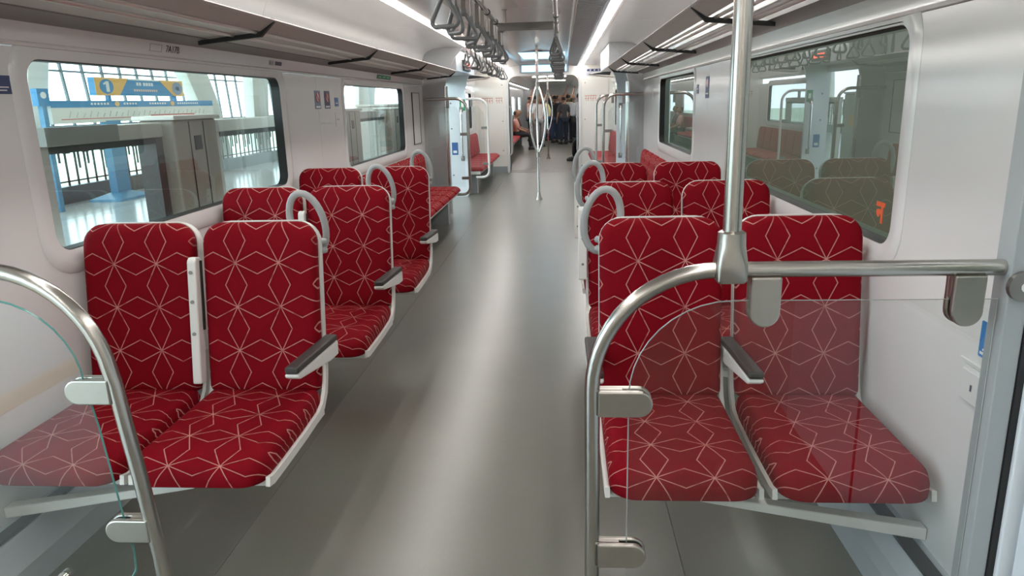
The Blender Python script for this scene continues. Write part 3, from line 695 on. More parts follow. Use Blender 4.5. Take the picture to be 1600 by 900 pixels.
text('number', '7A17B', 0.045, INK, t, on_left(0.001, 0.075, 0.0))
t = thing('number_label', 'faint printed label on the strip near the right end of the first left window', 'label', (-1.4432, 4.72, 1.778), (0, R(13.8), 0))
B(0.0, 0.001, -0.08, 0.0, -0.014, 0.014).build('print', MATS['print_grey'], t); B(0.0, 0.001, 0.02, 0.13, -0.012, 0.012).build('print', INK, t)
t = thing('exit_sticker', 'green strip sticker above the second left window', 'sticker', (-1.4432, 7.68, 1.778), (0, R(13.8), 0))
B(0.0, 0.0015, -0.30, 0.30, -0.020, 0.020).build('sheet', GREEN, t)
for k in range(3): B(0.0016, 0.002, -0.22 + 0.17 * k, -0.12 + 0.17 * k, -0.006, 0.006).build('print', mat('print_palegreen', (0.3, 0.6, 0.42), 0.5, noise=0.03), t)
# black outlined hatch next to the doorway
t = thing('access_hatch', 'white wall hatch outlined in black beside the second left window', 'hatch', (-W + 0.001, 9.35, 1.325))
B(0, 0.006, -0.21, 0.21, -0.31, 0.31).build('cover', WALL, t)
for a in ((-0.215, 0.215, 0.31, 0.318), (-0.215, 0.215, -0.318, -0.31), (-0.235, -0.211, -0.318, 0.318), (0.211, 0.235, -0.318, 0.318)):
    B(0, 0.008, a[0], a[1], a[2], a[3]).build('seal', BLACK, t)
# right wall
t = sticker('socket_plate', 'white socket plate with a small slot on the right wall behind the glass', 1, 1.845, 0.742, 0.125, 0.105, WALL, None, cat='socket')
MB().prism(rrect(0.105, 0.085, 0.006, 2), lambda p, q, dd: (dd, p, q), -0.0016, -0.007).build('cover', WALL, t, bevel=0.002)
B(-0.0078, -0.0071, -0.004, 0.004, -0.009, 0.009).build('slot', INK, t)
B(-0.006, -0.0005, -0.07, 0.07, 0.062, 0.067).build('lip', WALL, t)
t = sticker('notice_sticker', 'blue sticker with a white circle on the right wall above the socket', 1, 1.79, 0.882, 0.11, 0.095, mat('sticker_brightblue', (0.03, 0.20, 0.50), 0.4, noise=0.03), [(0.012, -0.036, 0.07, 0.007, WHITE, 0), (0.012, -0.026, 0.05, 0.005, WHITE, 0), (-0.005, 0.008, 0.012, 0.024, WHITE, 1)])
MB().tube([(-0.003, -0.005 + 0.030 * cos(R(a)), 0.010 + 0.030 * sin(R(a))) for a in range(0, 360, 15)], 0.0018, 5, closed=True).build('white_ring', WHITE, t)
sticker('notice_sticker', 'narrow dark blue notice on the right wall between the windows', 1, 5.61, 1.567, 0.13, 0.155, NAVY, [(0, 0.03, 0.07, 0.06, PALEP, 1), (0, -0.045, 0.09, 0.01, WHITE, 0)])
sticker('notice_sticker', 'small blue sticker beside the second right window', 1, 6.0, 1.56, 0.09, 0.07, NAVY, [(0, 0, 0.05, 0.006, WHITE, 0)])
sticker('vent_cover', 'tiny grey plate on the right wall beyond the second window', 1, 8.9, 1.55, 0.06, 0.12, GREY, None, cat='plate')
# orange lettering on the first right window
t = thing('window_lettering', 'orange letter printed on the lower corner of the first right window', 'lettering', (W + 0.0535, 2.635, 1.085))
text('letter', 'न', 0.105, ORANGE, t, on_right(0, 0, 0), bold=0.0045)
# bulkhead lettering (red) and the dark sign strip
def letters(parent, x0, x1, z, h, m, words):
    """small red lettering under a head line, too small to read in the photograph"""
    mb = MB(); n = sum(words) + len(words) - 1; st = (x1 - x0) / n; x = x0
    for wd in words:
        mb.box(x, x + wd * st - st * 0.1, -0.0006, 0, z + h * 0.40, z + h * 0.5)
        for k in range(wd):
            mb.box(x + (k + 0.55) * st, x + (k + 0.72) * st, -0.0006, 0, z - h * 0.45, z + h * 0.4)
            mb.box(x + (k + 0.15) * st, x + (k + 0.6) * st, -0.0006, 0, z - h * 0.05, z + h * 0.08)
            if k % 2: mb.box(x + (k + 0.15) * st, x + (k + 0.28) * st, -0.0006, 0, z - h * 0.4, z + h * 0.05)
        x += (wd + 1) * st
    mb.build('lettering', m, parent)
PALERED = mat('print_palered', (0.62, 0.26, 0.20), 0.5, noise=0.05, nscale=30)
for s in (-1, 1):
    t = thing('bulkhead_lettering', 'faded red lettering on the %s bulkhead hatch' % ('left' if s < 0 else 'right'), 'lettering', (s * 1.10, Y1 - 0.0125, 1.53))
    letters(t, -0.23, 0.23, 0, 0.12, PALERED, (5, 3))
t = thing('pictogram_strip', 'pale strip of dark pictograms at the top of the right bulkhead', 'sign', (1.12, Y1 - 0.0005, 2.06))
B(-0.22, 0.22, -0.004, 0, -0.075, 0.075).build('sheet', mat('strip_grey', (0.52, 0.53, 0.60), 0.5, noise=0.03), t)
for k in range(5): B(-0.20 + 0.085 * k, -0.145 + 0.085 * k, -0.006, -0.0041, 0.02, 0.06).build('pictogram', NAVY, t)
for k in range(5): B(-0.19 + 0.085 * k, -0.155 + 0.085 * k, -0.006, -0.0041, -0.055, -0.03).build('pictogram', MATS['print_grey'], t)
# folded black display arms beside both door headers
for s in (-1, 1):
    t = thing('door_display', 'dark slanted display box over the far end of the %s doorway' % ('left' if s < 0 else 'right'), 'display', (s * 1.12, 13.0, 1.93))
    MB().prism([(-0.26, 0.0), (0.20, 0.06), (0.20, 0.02), (0.18, -0.07), (-0.20, -0.03)], lambda p, q, y: (s * p, y, q), -0.25, 0.25).build('casing', BULK, t, bevel=0.006)
    MB().prism([(-0.24, -0.010), (0.10, 0.035), (0.08, -0.035), (-0.18, -0.020)], lambda p, q, y: (s * p, y, q), -0.258, -0.2505).build('screen', BLACK, t)
    B(s * 0.20, s * 0.3395, -0.06, 0.06, -0.03, 0.03).build('bracket', BLACK, t)
# red LED displays over the near and far left doorway
LEDR = mat('led_red', (1.0, 0.10, 0.05), 0.4, emit=4.0)
t = thing('led_display', 'black door display with glowing red lettering above the far left doorway', 'display', (-0.9995, 10.9, 2.02))
t2 = B(0.0, 0.03, -0.35, 0.35, -0.07, 0.07).build('casing', BLACK, t)
letters_mb = MB()
for k in range(7): letters_mb.box(0.0305, 0.032, -0.26 + 0.075 * k, -0.21 + 0.075 * k, -0.03, 0.03)
letters_mb.build('red_text', LEDR, t)

# ================================================================== GANGWAY AND NEXT CARRIAGE
YG, YN = Y1 + 0.05, Y1 + 0.9      # bellows between the carriages
YF = 36.0
BELL = mat('bellows_grey', (0.24, 0.25, 0.26), 0.55, noise=0.05, nscale=6)
gw = struct('gangway', 'grey folded gangway between the two carriages')
for s in (-1, 1):
    mb = MB(); pts = [(0.78 + (0.03 if k % 2 else 0.0), YG + (YN - YG) * k / 12) for k in range(13)]
    mb.prism(pts + [(0.95, YN), (0.95, YG)], lambda p, y, z: (s * p, y, z), 0.0, 2.08).build('bellows', BELL, gw)
B(-0.95, 0.95, YG, YN, 2.08, 2.14).build('gangway_roof', BELL, gw)
for s in (-1, 1):
    for k, yy in enumerate((YG + 0.18, YG + 0.50)):
        t = thing('gangway_rail', '%s pale upright loop rail on the %s side of the gangway' % (('nearer', 'farther')[k], 'left' if s < 0 else 'right'), 'rail', (s * 0.79, yy, 0), group='gangway loop rails')
        MB().tube([(0, 0, 0.35), (-s * 0.06, 0, 0.38), (-s * 0.07, 0, 0.45), (-s * 0.07, 0, 1.30), (-s * 0.06, 0, 1.38), (0, 0, 1.42)], 0.014, 8).build('bar', SHELL, t, smooth=60)
        for z in (0.35, 1.42): B(-0.02, 0.02, -0.02, 0.02, z - 0.03, z + 0.03).build('mount', CLAMP, t)
nf = struct('floor_next', 'olive grey floor of the next carriage')
B(-1.6, 1.6, YN - 0.05, YF, -0.08, 0).build('floor_sheet', FLOORM, nf)
nw = struct('wall_next', 'walls of the next carriage with bright windows')
for s in (-1, 1):
    holes = [rrect(2.3, 0.68, 0.07, 5, yc, 1.34) for yc in (19.6, 24.6, 28.6, 32.6)]
    slab([(YN, 0), (YF, 0), (YF, 2.02), (YN, 2.02)], holes, lambda p, q, dd: (s * dd, p, q), W, W + 0.05).build('wall_panel', WALL, nw)
    for hc in holes:
        pn = MB().add([(s * (W + 0.03), p, q) for p, q in hc], [tuple(range(len(hc)))]).build('pane', WGLASS, nw)
    MB().prism([(0.80, 0), (1.5, 0), (1.5, 2.3), (0.80, 2.3)], lambda p, q, y, s=s: (s * p, y, q), YN, YN + 0.05).build('bulkhead_panel', BULK, nw)
    MB().prism([(1.5, 2.0), (1.3, 2.06), (0.8, 2.2), (0.8, 2.26), (1.5, 2.2)], lambda p, q, y, s=s: (s * p, y, q), YN, YF).build('cove_panel', CEIL, nw)
B(-0.82, 0.82, YN, YF, 2.24, 2.30).build('centre_panel', CEIL, nw)
B(-1.5, 1.5, YF, YF + 0.05, 0, 2.3).build('end_panel', GREY, nw)
for k, yy in enumerate((20.6, 23.4, 28.0)):
    t = thing('cross_light', '%s white light bar across the ceiling of the next carriage' % ('nearest', 'middle', 'farthest')[k], 'ceiling light', (0.0, yy, 2.225))
    B(-0.55, 0.55, -0.10, 0.10, 0.0, 0.0145).build('housing', ALU, t); B(-0.52, 0.52, -0.08, 0.08, -0.006, -0.0002).build('diffuser', LEDM, t)
for s, side in ((-1, 'left'), (1, 'right')):  # added strips behind the gangway edges to brighten the next carriage
    t = thing('led_strip', 'white LED strip light high on the %s side of the next carriage' % side, 'ceiling light', (s * 1.22, 0, 2.06), group='LED strips in the next carriage')
    B(-0.03, 0.03, YN + 0.4, YF - 0.1, -0.006, 0.006).build('diffuser', mat('led_diffuser_dim', (1.0, 0.965, 0.93), 0.4, emit=6.5), t); B(-0.04, 0.04, YN + 0.4, YF - 0.1, 0.0062, 0.014).build('housing', ALU, t)
def next_bench(s, y0, n, label):
    t = bench(s, y0, n, label, REDV); return t
next_bench(-1, 17.6, 19, 'red bench along the left wall of the next carriage')
next_bench(1, 17.6, 11, 'red bench along the right wall of the next carriage')

# ================================================================== PEOPLE
SKIN = mat('skin', (0.36, 0.20, 0.13), 0.55, noise=0.05, nscale=20)
HAIR = mat('hair_black', (0.012, 0.010, 0.009), 0.5, noise=0.2, nscale=60)
SHOE = mat('shoe_black', (0.02, 0.019, 0.018), 0.45, noise=0.1, nscale=30)
EYE = mat('eye_dark', (0.03, 0.02, 0.02), 0.3, noise=0.05, nscale=30)
def cloth(col):
    return mat('cloth_%02x%02x%02x' % tuple(int(c * 255) for c in col), col, 0.8, noise=0.12, nscale=14, bump=0.2)
def skin_mesh(chains, subdiv=1):
    """chains: list of lists of (point, (rx,ry)); equal points are merged; grows a Skin surface and returns a mesh"""
    vs, es, rad, idx = [], [], [], {}
    roots = []
    for ch in chains:
        prev = None
        for p, r in ch:
            k = tuple(round(c, 4) for c in p)
            if k not in idx:
                idx[k] = len(vs); vs.append(p); rad.append(r)
                if prev is None: roots.append(idx[k])
            i = idx[k]
            if prev is not None: es.append((prev, i))
            prev = i
    me = bpy.data.meshes.new('tmp'); me.from_pydata(vs, es, [])
    o = bpy.data.objects.new('tmp', me); COL.objects.link(o)
    sk = o.modifiers.new('skin', 'SKIN'); sk.use_smooth_shade = True; sk.branch_smoothing = 0.6
    sv = me.skin_vertices[0].data if len(me.skin_vertices) else None
    if sv is None:
        bm = bmesh.new(); bm.from_mesh(me); bm.verts.layers.skin.verify(); bm.to_mesh(me); bm.free(); sv = me.skin_vertices[0].data
    for i, r in enumerate(rad):
        sv[i].radius = r if isinstance(r, tuple) else (r, r); sv[i].use_root = i in roots
    if subdiv:
        ss = o.modifiers.new('sub', 'SUBSURF'); ss.levels = subdiv; ss.render_levels = subdiv
    out = bpy.data.meshes.new_from_object(o.evaluated_get(bpy.context.evaluated_depsgraph_get()))
    bpy.data.objects.remove(o); bpy.data.meshes.remove(me)
    return out
def head_geo(base, h):
    """face with brow, nose, chin, ears; looks towards -y; base = bottom of the chin"""
    mb = MB(); nz, na = 11, 16; loops = []
    for i in range(nz):
        u = i / (nz - 1); z = h * u
        wx = h * 0.36 * (max(0.0, 1 - ((u - 0.58) / 0.60) ** 2)) ** 0.5
        if u < 0.35: wx *= 0.72 + 0.28 * u / 0.35
        wy = wx * 1.22
        lp = []
        for k in range(na):
            a = 2 * pi * k / na; x, y = wx * cos(a), wy * sin(a) + h * 0.03
            if k == 12:   # face mid line (a = 270 deg)
                y -= {2: 0.01, 3: 0.016, 4: 0.03, 5: 0.075, 6: 0.03, 7: 0.012}.get(i, 0.0) * h * 1.6
            if k in (11, 13) and i == 6: y += 0.03 * h
            lp.append((base[0] + x, base[1] + y, base[2] + z))
        loops.append(lp)
    mb.loft(loops)
    for s in (-1, 1):
        mb.tube([(base[0] + s * h * 0.335, base[1] + h * 0.04, base[2] + h * 0.42), (base[0] + s * h * 0.385, base[1] + h * 0.06, base[2] + h * 0.52), (base[0] + s * h * 0.36, base[1] + h * 0.06, base[2] + h * 0.62)], [h * 0.03, h * 0.05, h * 0.04], 6)
    return mb
def person(x, y, face, label, shirt, trousers, H=1.68, pose='stand', arm_up=None, hair='short', bag=None, z0=0.0):
    """face: rotation about z; the body looks towards local -y"""
    t = thing('person', label, 'person', (x, y, z0), (0, 0, face), None)
    k = H / 1.70
    V = lambda *p: tuple(c * k for c in p)
    sit = pose == 'sit'
    hip = 0.50 if sit else 0.93
    dz = hip - 0.93
    legs = []
    for s in (-1, 1):
        if sit: legs.append([V(0, 0.02, hip), V(s * 0.10, 0.0, hip - 0.01), V(s * 0.12, -0.44, hip - 0.01), V(s * 0.12, -0.46, 0.09)])
        else:
            st = 0.05 * s if pose == 'step' else 0.0
            legs.append([V(0, 0.02, hip), V(s * 0.095, 0.0, hip - 0.06), V(s * 0.10, -0.02 + st, 0.50), V(s * 0.105, 0.02 + st * 1.6, 0.09)])
    spine = [V(0, 0.02, hip), V(0, 0.01, 1.12 + dz), V(0, 0.02, 1.34 + dz), V(0, 0.025, 1.43 + dz), V(0, 0.015, 1.50 + dz)]
    arms = []
    for s in (-1, 1):
        sh = V(s * 0.175, 0.025, 1.385 + dz)
        if arm_up == s: arms.append([spine[2], sh, V(s * 0.24, -0.10, 1.62 + dz), V(s * 0.16, -0.14, 1.86 + dz)])
        elif sit: arms.append([spine[2], sh, V(s * 0.225, -0.06, 1.12 + dz), V(s * 0.11, -0.28, 1.03 + dz)])
        else: arms.append([spine[2], sh, V(s * 0.235, 0.03, 1.11 + dz), V(s * 0.235, -0.07, 0.88 + dz)])
    R_ = lambda *r: tuple(c * k for c in r)
    def ch(pts, rr, g=0.0): return [(p, (r[0] * k + g, r[1] * k + g)) for p, r in zip(pts, rr)]
    sp_r = [(0.135, 0.10), (0.125, 0.095), (0.150, 0.10), (0.075, 0.065), (0.052, 0.052)]
    lg_r = [(0.135, 0.10), (0.085, 0.085), (0.058, 0.058), (0.038, 0.038)]
    ar_r = [(0.150, 0.10), (0.056, 0.056), (0.040, 0.040), (0.026, 0.026)]
    chains = [ch(spine, sp_r)] + [ch(l, lg_r) for l in legs] + [ch(a, ar_r) for a in arms]
    # hands: palm and five fingers
    for a, s in zip(arms, (-1, 1)):
        w = Vector(a[3]); dr = (Vector(a[3]) - Vector(a[2])).normalized(); side = Vector((s, 0, 0)); side = (side - dr * side.dot(dr)).normalized(); nn = dr.cross(side)
        palm = w + dr * 0.075 * k
        chains.append([(a[3], (0.026 * k, 0.026 * k)), (tuple(palm), (0.030 * k, 0.018 * k))])
        for i, ln in enumerate((0.068, 0.078, 0.074, 0.058)):
            b0 = palm + nn * (0.018 * (i - 1.5)) * k * 1.0 + dr * 0.012 * k
            chains.append([(tuple(b0), (0.008 * k,) * 2), (tuple(b0 + dr * ln * 0.5 * k), (0.008 * k,) * 2), (tuple(b0 + (dr * 0.9 - side * 0.45) * ln * k), (0.006 * k,) * 2)])
        b0 = w + dr * 0.03 * k + nn * -0.02 * k
        chains.append([(tuple(b0), (0.010 * k,) * 2), (tuple(b0 + (dr * 0.5 - nn * 0.6) * 0.05 * k), (0.009 * k,) * 2), (tuple(b0 + (dr * 1.1 - nn * 0.7) * 0.06 * k), (0.007 * k,) * 2)])
    me = skin_mesh(chains)
    hb = V(0, -0.01, 1.475 + dz); hh = 0.225 * k
    hm = head_geo(hb, hh); bm = bmesh.new(); bm.from_mesh(me)
    hv = [bm.verts.new(p) for p in hm.v]
    for f in hm.f:
        try: bm.faces.new([hv[i] for i in f])
        except ValueError: pass
    bmesh.ops.recalc_face_normals(bm, faces=bm.faces); bm.to_mesh(me); bm.free(); me.shade_smooth()
    me.name = 'body'; me.materials.clear(); me.materials.append(SKIN); link('body', me, t)
    # clothing
    g = 0.013
    sm = skin_mesh([ch([V(0, 0.02, hip - 0.04)] + spine[:4], [(0.15, 0.115)] + sp_r[:4], g)] + [ch(a[:3], [ar_r[0], (0.062, 0.062), (0.052, 0.052)], g) for a in arms])
    sm.shade_smooth(); sm.materials.clear(); sm.materials.append(cloth(shirt)); link('shirt', sm, t)
    tm = skin_mesh([ch(l, [(0.138, 0.105), (0.092, 0.092), (0.068, 0.068), (0.055, 0.055)], g * 0.7) for l in legs])
    tm.shade_smooth(); tm.materials.clear(); tm.materials.append(cloth(trousers)); link('trousers', tm, t)
    for l in legs:
        ax, ay = l[-1][0], l[-1][1]
        lp = lambda w, y0, y1, z: [(ax + p, q, z) for p, q in rrect(w, y1 - y0, w * 0.48, 4, 0, ay + (y0 + y1) / 2)]
        MB().loft([lp(0.085 * k, -0.19 * k, 0.07 * k, 0.0), lp(0.095 * k, -0.195 * k, 0.075 * k, 0.03 * k), lp(0.08 * k, -0.15 * k, 0.07 * k, 0.07 * k), lp(0.07 * k, -0.04 * k, 0.055 * k, 0.10 * k)]).build('shoe', SHOE, t, smooth=60)
    # hair cap
    mb = MB(); loops = []
    for i in range(8):
        u = 0.40 + 0.62 * i / 7; wx = hh * 0.385 * max(0.02, 1 - ((u - 0.58) / 0.475) ** 2) ** 0.5; lp = []
        for q in range(16):
            a = 2 * pi * q / 16; yy = wx * 1.24 * sin(a) + hh * 0.045
            if sin(a) < -0.2 and u < 0.80: yy = max(yy, hh * 0.02); 
            lp.append((hb[0] + wx * cos(a), hb[1] + yy, hb[2] + hh * u))
        loops.append(lp)
    if hair == 'long':
        loops.insert(0, [(p[0] * 1.1, max(p[1], hb[1] + hh * 0.12) + 0.02, p[2] - hh * 0.75) for p in loops[0]])
    mb.loft(loops).build('hair', HAIR, t, smooth=70)
    mb = MB()
    for s in (-1, 1):
        mb.tube([(hb[0] + s * hh * 0.14, hb[1] - hh * 0.36, hb[2] + hh * 0.52), (hb[0] + s * hh * 0.14, hb[1] - hh * 0.385, hb[2] + hh * 0.52)], hh * 0.05, 8)
    mb.build('eyes', EYE, t)
    if bag == 'backpack':
        b = MB().prism(rrect(0.30, 0.44, 0.09, 4, 0, 1.20 + dz), lambda p, q, yy: (p, yy, q), 0.14 * k, 0.29 * k).build('backpack', cloth((0.45, 0.46, 0.48)), t, bevel=0.03, smooth=50)
    if bag == 'sling':
        MB().tube([V(0.16, -0.02, 1.44), V(0.04, -0.125, 1.25), V(-0.15, -0.12, 0.98), V(-0.17, 0.05, 0.92), V(-0.08, 0.14, 1.12), V(0.12, 0.13, 1.38)], 0.016, 6, closed=True).build('bag_strap', cloth((0.03, 0.035, 0.03)), t, smooth=60)
        MB().prism(rrect(0.28, 0.22, 0.03, 3, 0, 0), lambda p, q, xx: (-0.17 * k - xx, 0.02 + p, 0.82 * k + q), 0.02, 0.10).build('bag', cloth((0.05, 0.055, 0.05)), t, bevel=0.015)
    return t
PEOPLE = [
    # x, y, face, label, shirt, trousers, H, pose, arm, hair, bag
    (-0.50, 26.0, R(160), 'person in a white shirt and grey trousers standing left behind the branching pole', (0.72, 0.62, 0.62), (0.28, 0.27, 0.28), 1.70, 'stand', -1, 'short', None),
    (-0.15, 28.8, R(30), 'person in a pale yellow shirt and jeans standing in the crowd', (0.72, 0.66, 0.36), (0.05, 0.08, 0.13), 1.66, 'stand', None, 'short', None),
    (0.12, 27.2, R(200), 'person in a black shirt and blue jeans behind the farther pole', (0.03, 0.03, 0.035), (0.05, 0.08, 0.16), 1.70, 'step', 1, 'short', None),
    (0.34, 29.6, R(-60), 'person in a dark navy top at the middle of the crowd', (0.04, 0.045, 0.07), (0.05, 0.07, 0.12), 1.70, 'stand', None, 'short', None),
    (0.62, 27.0, R(150), 'person in a cream shirt with a dark sling bag and dark jeans', (0.66, 0.68, 0.55), (0.02, 0.025, 0.045), 1.72, 'stand', 1, 'short', 'sling'),
    (0.98, 25.2, R(120), 'person in a white shirt with a grey backpack at the right of the crowd', (0.62, 0.62, 0.58), (0.03, 0.03, 0.04), 1.72, 'stand', None, 'short', 'backpack'),
    (-0.30, 31.5, R(10), 'person in a grey shirt at the back left of the crowd', (0.30, 0.29, 0.30), (0.04, 0.04, 0.05), 1.74, 'stand', None, 'short', None),
    (0.50, 32.2, R(-20), 'tall person in a dark shirt at the back of the crowd', (0.06, 0.05, 0.05), (0.04, 0.05, 0.08), 1.80, 'stand', None, 'short', None),
    (0.86, 30.6, R(170), 'person in a white shirt at the back right of the crowd', (0.70, 0.68, 0.66), (0.05, 0.05, 0.07), 1.68, 'stand', None, 'short', None),
    (0.10, 33.2, R(0), 'person in a maroon shirt farthest back in the crowd', (0.16, 0.04, 0.05), (0.04, 0.04, 0.05), 1.70, 'stand', None, 'short', None),
    (-0.62, 27.2, R(40), 'person in a white and pink top left of the pale yellow shirt', (0.70, 0.56, 0.56), (0.10, 0.10, 0.11), 1.66, 'stand', 1, 'short', None),
    (-0.38, 29.4, R(190), 'person in a light grey shirt between the pink top and the pale yellow shirt', (0.55, 0.55, 0.56), (0.05, 0.05, 0.06), 1.72, 'stand', None, 'short', None),
    (0.80, 28.4, R(60), 'person in a dark green shirt behind the sling bag', (0.05, 0.08, 0.06), (0.03, 0.03, 0.04), 1.70, 'stand', -1, 'short', None),
    (1.05, 27.4, R(90), 'person in a black shirt at the far right of the crowd', (0.03, 0.03, 0.03), (0.03, 0.03, 0.04), 1.74, 'stand', None, 'short', None),
    (0.22, 31.0, R(100), 'person in a beige shirt behind the navy top', (0.50, 0.42, 0.30), (0.04, 0.05, 0.08), 1.72, 'stand', None, 'short', None),
    (-0.36, 25.0, R(20), 'person in a white kurta facing the camera left of the farther pole', (0.74, 0.70, 0.68), (0.34, 0.33, 0.34), 1.66, 'stand', None, 'long', None),
    (-0.82, 28.4, R(110), 'person in a rust shirt holding the rail at the left of the crowd', (0.42, 0.16, 0.10), (0.04, 0.04, 0.05), 1.70, 'stand', 1, 'short', None),
    (0.44, 26.2, R(-150), 'person in a charcoal shirt between the black shirt and the cream shirt', (0.07, 0.07, 0.08), (0.03, 0.04, 0.07), 1.64, 'stand', None, 'short', None),
    (-0.05, 30.4, R(45), 'person in a pale blue shirt behind the pale yellow shirt', (0.42, 0.50, 0.62), (0.04, 0.04, 0.06), 1.74, 'stand', None, 'short', None),
    (0.66, 31.6, R(15), 'person in a black jacket behind the cream shirt', (0.02, 0.02, 0.022), (0.03, 0.03, 0.04), 1.76, 'stand', None, 'short', None),
    (-0.55, 32.0, R(-10), 'person in a brown shirt behind the pink top', (0.16, 0.09, 0.06), (0.03, 0.03, 0.04), 1.72, 'stand', None, 'short', None),
    (-0.70, 30.0, R(80), 'person in a pink top standing at the left of the crowd', (0.62, 0.36, 0.36), (0.06, 0.05, 0.06), 1.62, 'stand', None, 'long', None),
]
for (x, y, fc, lb, sh, tr, H, ps, au, hr, bg_) in PEOPLE:
    person(x, y, fc, lb, sh, tr, H, ps, au, hr, bg_)
# seated people on the benches of the next carriage (facing the aisle)
person(-1.06, 23.6, R(90), 'person in a salmon shirt sitting on the left bench of the next carriage', (0.66, 0.36, 0.30), (0.03, 0.03, 0.035), 1.64, 'sit')
person(-1.06, 24.5, R(90), 'person in a dark top sitting farther along the left bench', (0.10, 0.05, 0.05), (0.04, 0.03, 0.03), 1.66, 'sit')
person(1.16, 18.9, R(-90), 'person in black trousers sitting on the right bench just past the gangway', (0.10, 0.10, 0.11), (0.012, 0.012, 0.014), 1.72, 'sit')

# ================================================================== OUTSIDE: PLATFORM ON THE LEFT
PLAT = mat('platform_granite', (0.46, 0.47, 0.46), 0.16, noise=0.10, nscale=1.5)
PLAT.node_tree.nodes['Principled BSDF'].inputs['Specular IOR Level'].default_value = 0.25
KERB = mat('kerb_dark', (0.10, 0.12, 0.12), 0.4, noise=0.1, nscale=3)
PSDM = mat('screen_door_metal', (0.52, 0.50, 0.46), 0.4, metal=0.2, noise=0.05, nscale=4)
PSDP = mat('screen_door_pillar', (0.36, 0.32, 0.27), 0.45, metal=0.1, noise=0.12, nscale=3)
CAPM = mat('screen_door_cap', (0.80, 0.77, 0.72), 0.4, noise=0.03)
STW = mat('station_white', (0.70, 0.70, 0.66), 0.6, noise=0.04, nscale=1)
MULL = mat('mullion_grey', (0.18, 0.22, 0.24), 0.5, noise=0.05, nscale=4)
FENC = mat('fence_black', (0.03, 0.035, 0.035), 0.5, noise=0.05, nscale=8)
SIGNB = mat('sign_blue', (0.06, 0.26, 0.50), 0.45, noise=0.03)
SIGNL = mat('sign_skyblue', (0.10, 0.28, 0.45), 0.45, noise=0.03)
SIGNY = mat('sign_yellow', (0.80, 0.46, 0.12), 0.45, noise=0.03)
SIGNW = mat('sign_cream', (0.78, 0.78, 0.72), 0.5, noise=0.02)
TACT = mat('tactile_yellow', (0.75, 0.42, 0.06), 0.5, noise=0.05)
pf = struct('platform', 'polished pale station platform outside the left windows')
B(-8.3, -1.60, -6, 40, -0.10, -0.02).build('platform_slab', PLAT, pf)
B(-8.35, -8.15, -6, 40, -0.02, 0.27).build('kerb', KERB, pf)
B(-2.75, -2.55, -6, 40, -0.0199, -0.017).build('tactile_strip', TACT, pf)
gr = struct('ground'); B(-500, -9.3, -200, 500, -7.2, -7.0).build('land', mat('land_green', (0.42, 0.50, 0.38), 0.9, noise=0.4, nscale=0.05), gr)
rf = struct('station_roof'); B(-9.4, 6.0, -12, 60, 5.2, 5.4).build('roof_slab', STW, rf)
rw = struct('trackside_wall', 'dull grey-green wall beyond the right windows')  # added dark backdrop so reflections dominate in the right panes
B(4.2, 4.4, -10, 50, -1.5, 5.2).build('wall_panel', mat('trackside_concrete', (0.17, 0.17, 0.135), 0.8, noise=0.15, nscale=1.2), rw)
B(1.62, 4.2, -10, 50, -1.6, -1.5).build('track_bed', mat('track_bed', (0.08, 0.08, 0.075), 0.9, noise=0.2, nscale=3), rw)
# half-height screen doors
def psd(y0, y1, label, dark=None):
    t = thing('screen_door', label, 'screen door', (-1.80, 0, 0), group='platform screen doors')
    B(-0.06, 0.06, y0, y1, 1.365, 1.44).build('top_rail', PSDM, t, bevel=0.006)
    B(-0.05, 0.05, y0, y1, -0.019, 0.14).build('bottom_rail', PSDM, t)
    for a in (y0, y1 - 0.07): B(-0.05, 0.05, a, a + 0.07, 0.14, 1.365).build('stile', dark if dark and a > y0 else PSDM, t)
    if dark: B(0.0605, 0.10, y0, y0 + 0.50, 1.37, 1.445).build('motor_box', mat('motor_box_grey', (0.26, 0.26, 0.25), 0.5, noise=0.05), t)
    pn = MB().add([(0, y0 + 0.07, 0.14), (0, y1 - 0.07, 0.14), (0, y1 - 0.07, 1.365), (0, y0 + 0.07, 1.365)], [(0, 1, 2, 3)]).build('pane', WGLASS, t)
    B(-0.055, 0.055, y0 + 0.07, y1 - 0.07, 1.335, 1.3645).build('pane_band', BLACK, t)
def pillar(y0, y1, label):
    t = thing('screen_door_pillar', label, 'pillar', (-1.80, 0, 0), group='screen door pillars')
    B(-0.10, 0.10, y0, y1, -0.019, 1.45).build('housing', PSDP, t, bevel=0.012)
    B(-0.12, 0.12, y0 - 0.02, y1 + 0.02, 1.4505, 1.475).build('cap', CAPM, t, bevel=0.006)
    B(0.1005, 0.104, (y0 + y1) / 2 - 0.04, (y0 + y1) / 2 + 0.04, 1.28, 1.36).build('cover_plate', BLACK, t)
    for q in (0.33, 0.66): B(0.1005, 0.103, y0 + (y1 - y0) * q - 0.004, y0 + (y1 - y0) * q + 0.004, 0.0, 1.44).build('seam', BLACK, t)
psd(2.86, 3.82, 'screen door with dark frame seen through the near part of the first left window', mat('stile_dark', (0.05, 0.05, 0.05), 0.4, noise=0.05))
pillar(3.86, 4.36, 'brown-grey screen door pillar seen through the first left window')
psd(4.42, 6.9, 'clear screen door seen through the right part of the first left window')
pillar(7.0, 7.6, 'screen door pillar seen through the second left window')
psd(7.66, 8.9, 'screen door seen through the second left window')
pillar(8.96, 9.7, 'screen door pillar close to the open far left doorway')
psd(12.3, 15.0, 'screen door beyond the open far left doorway')
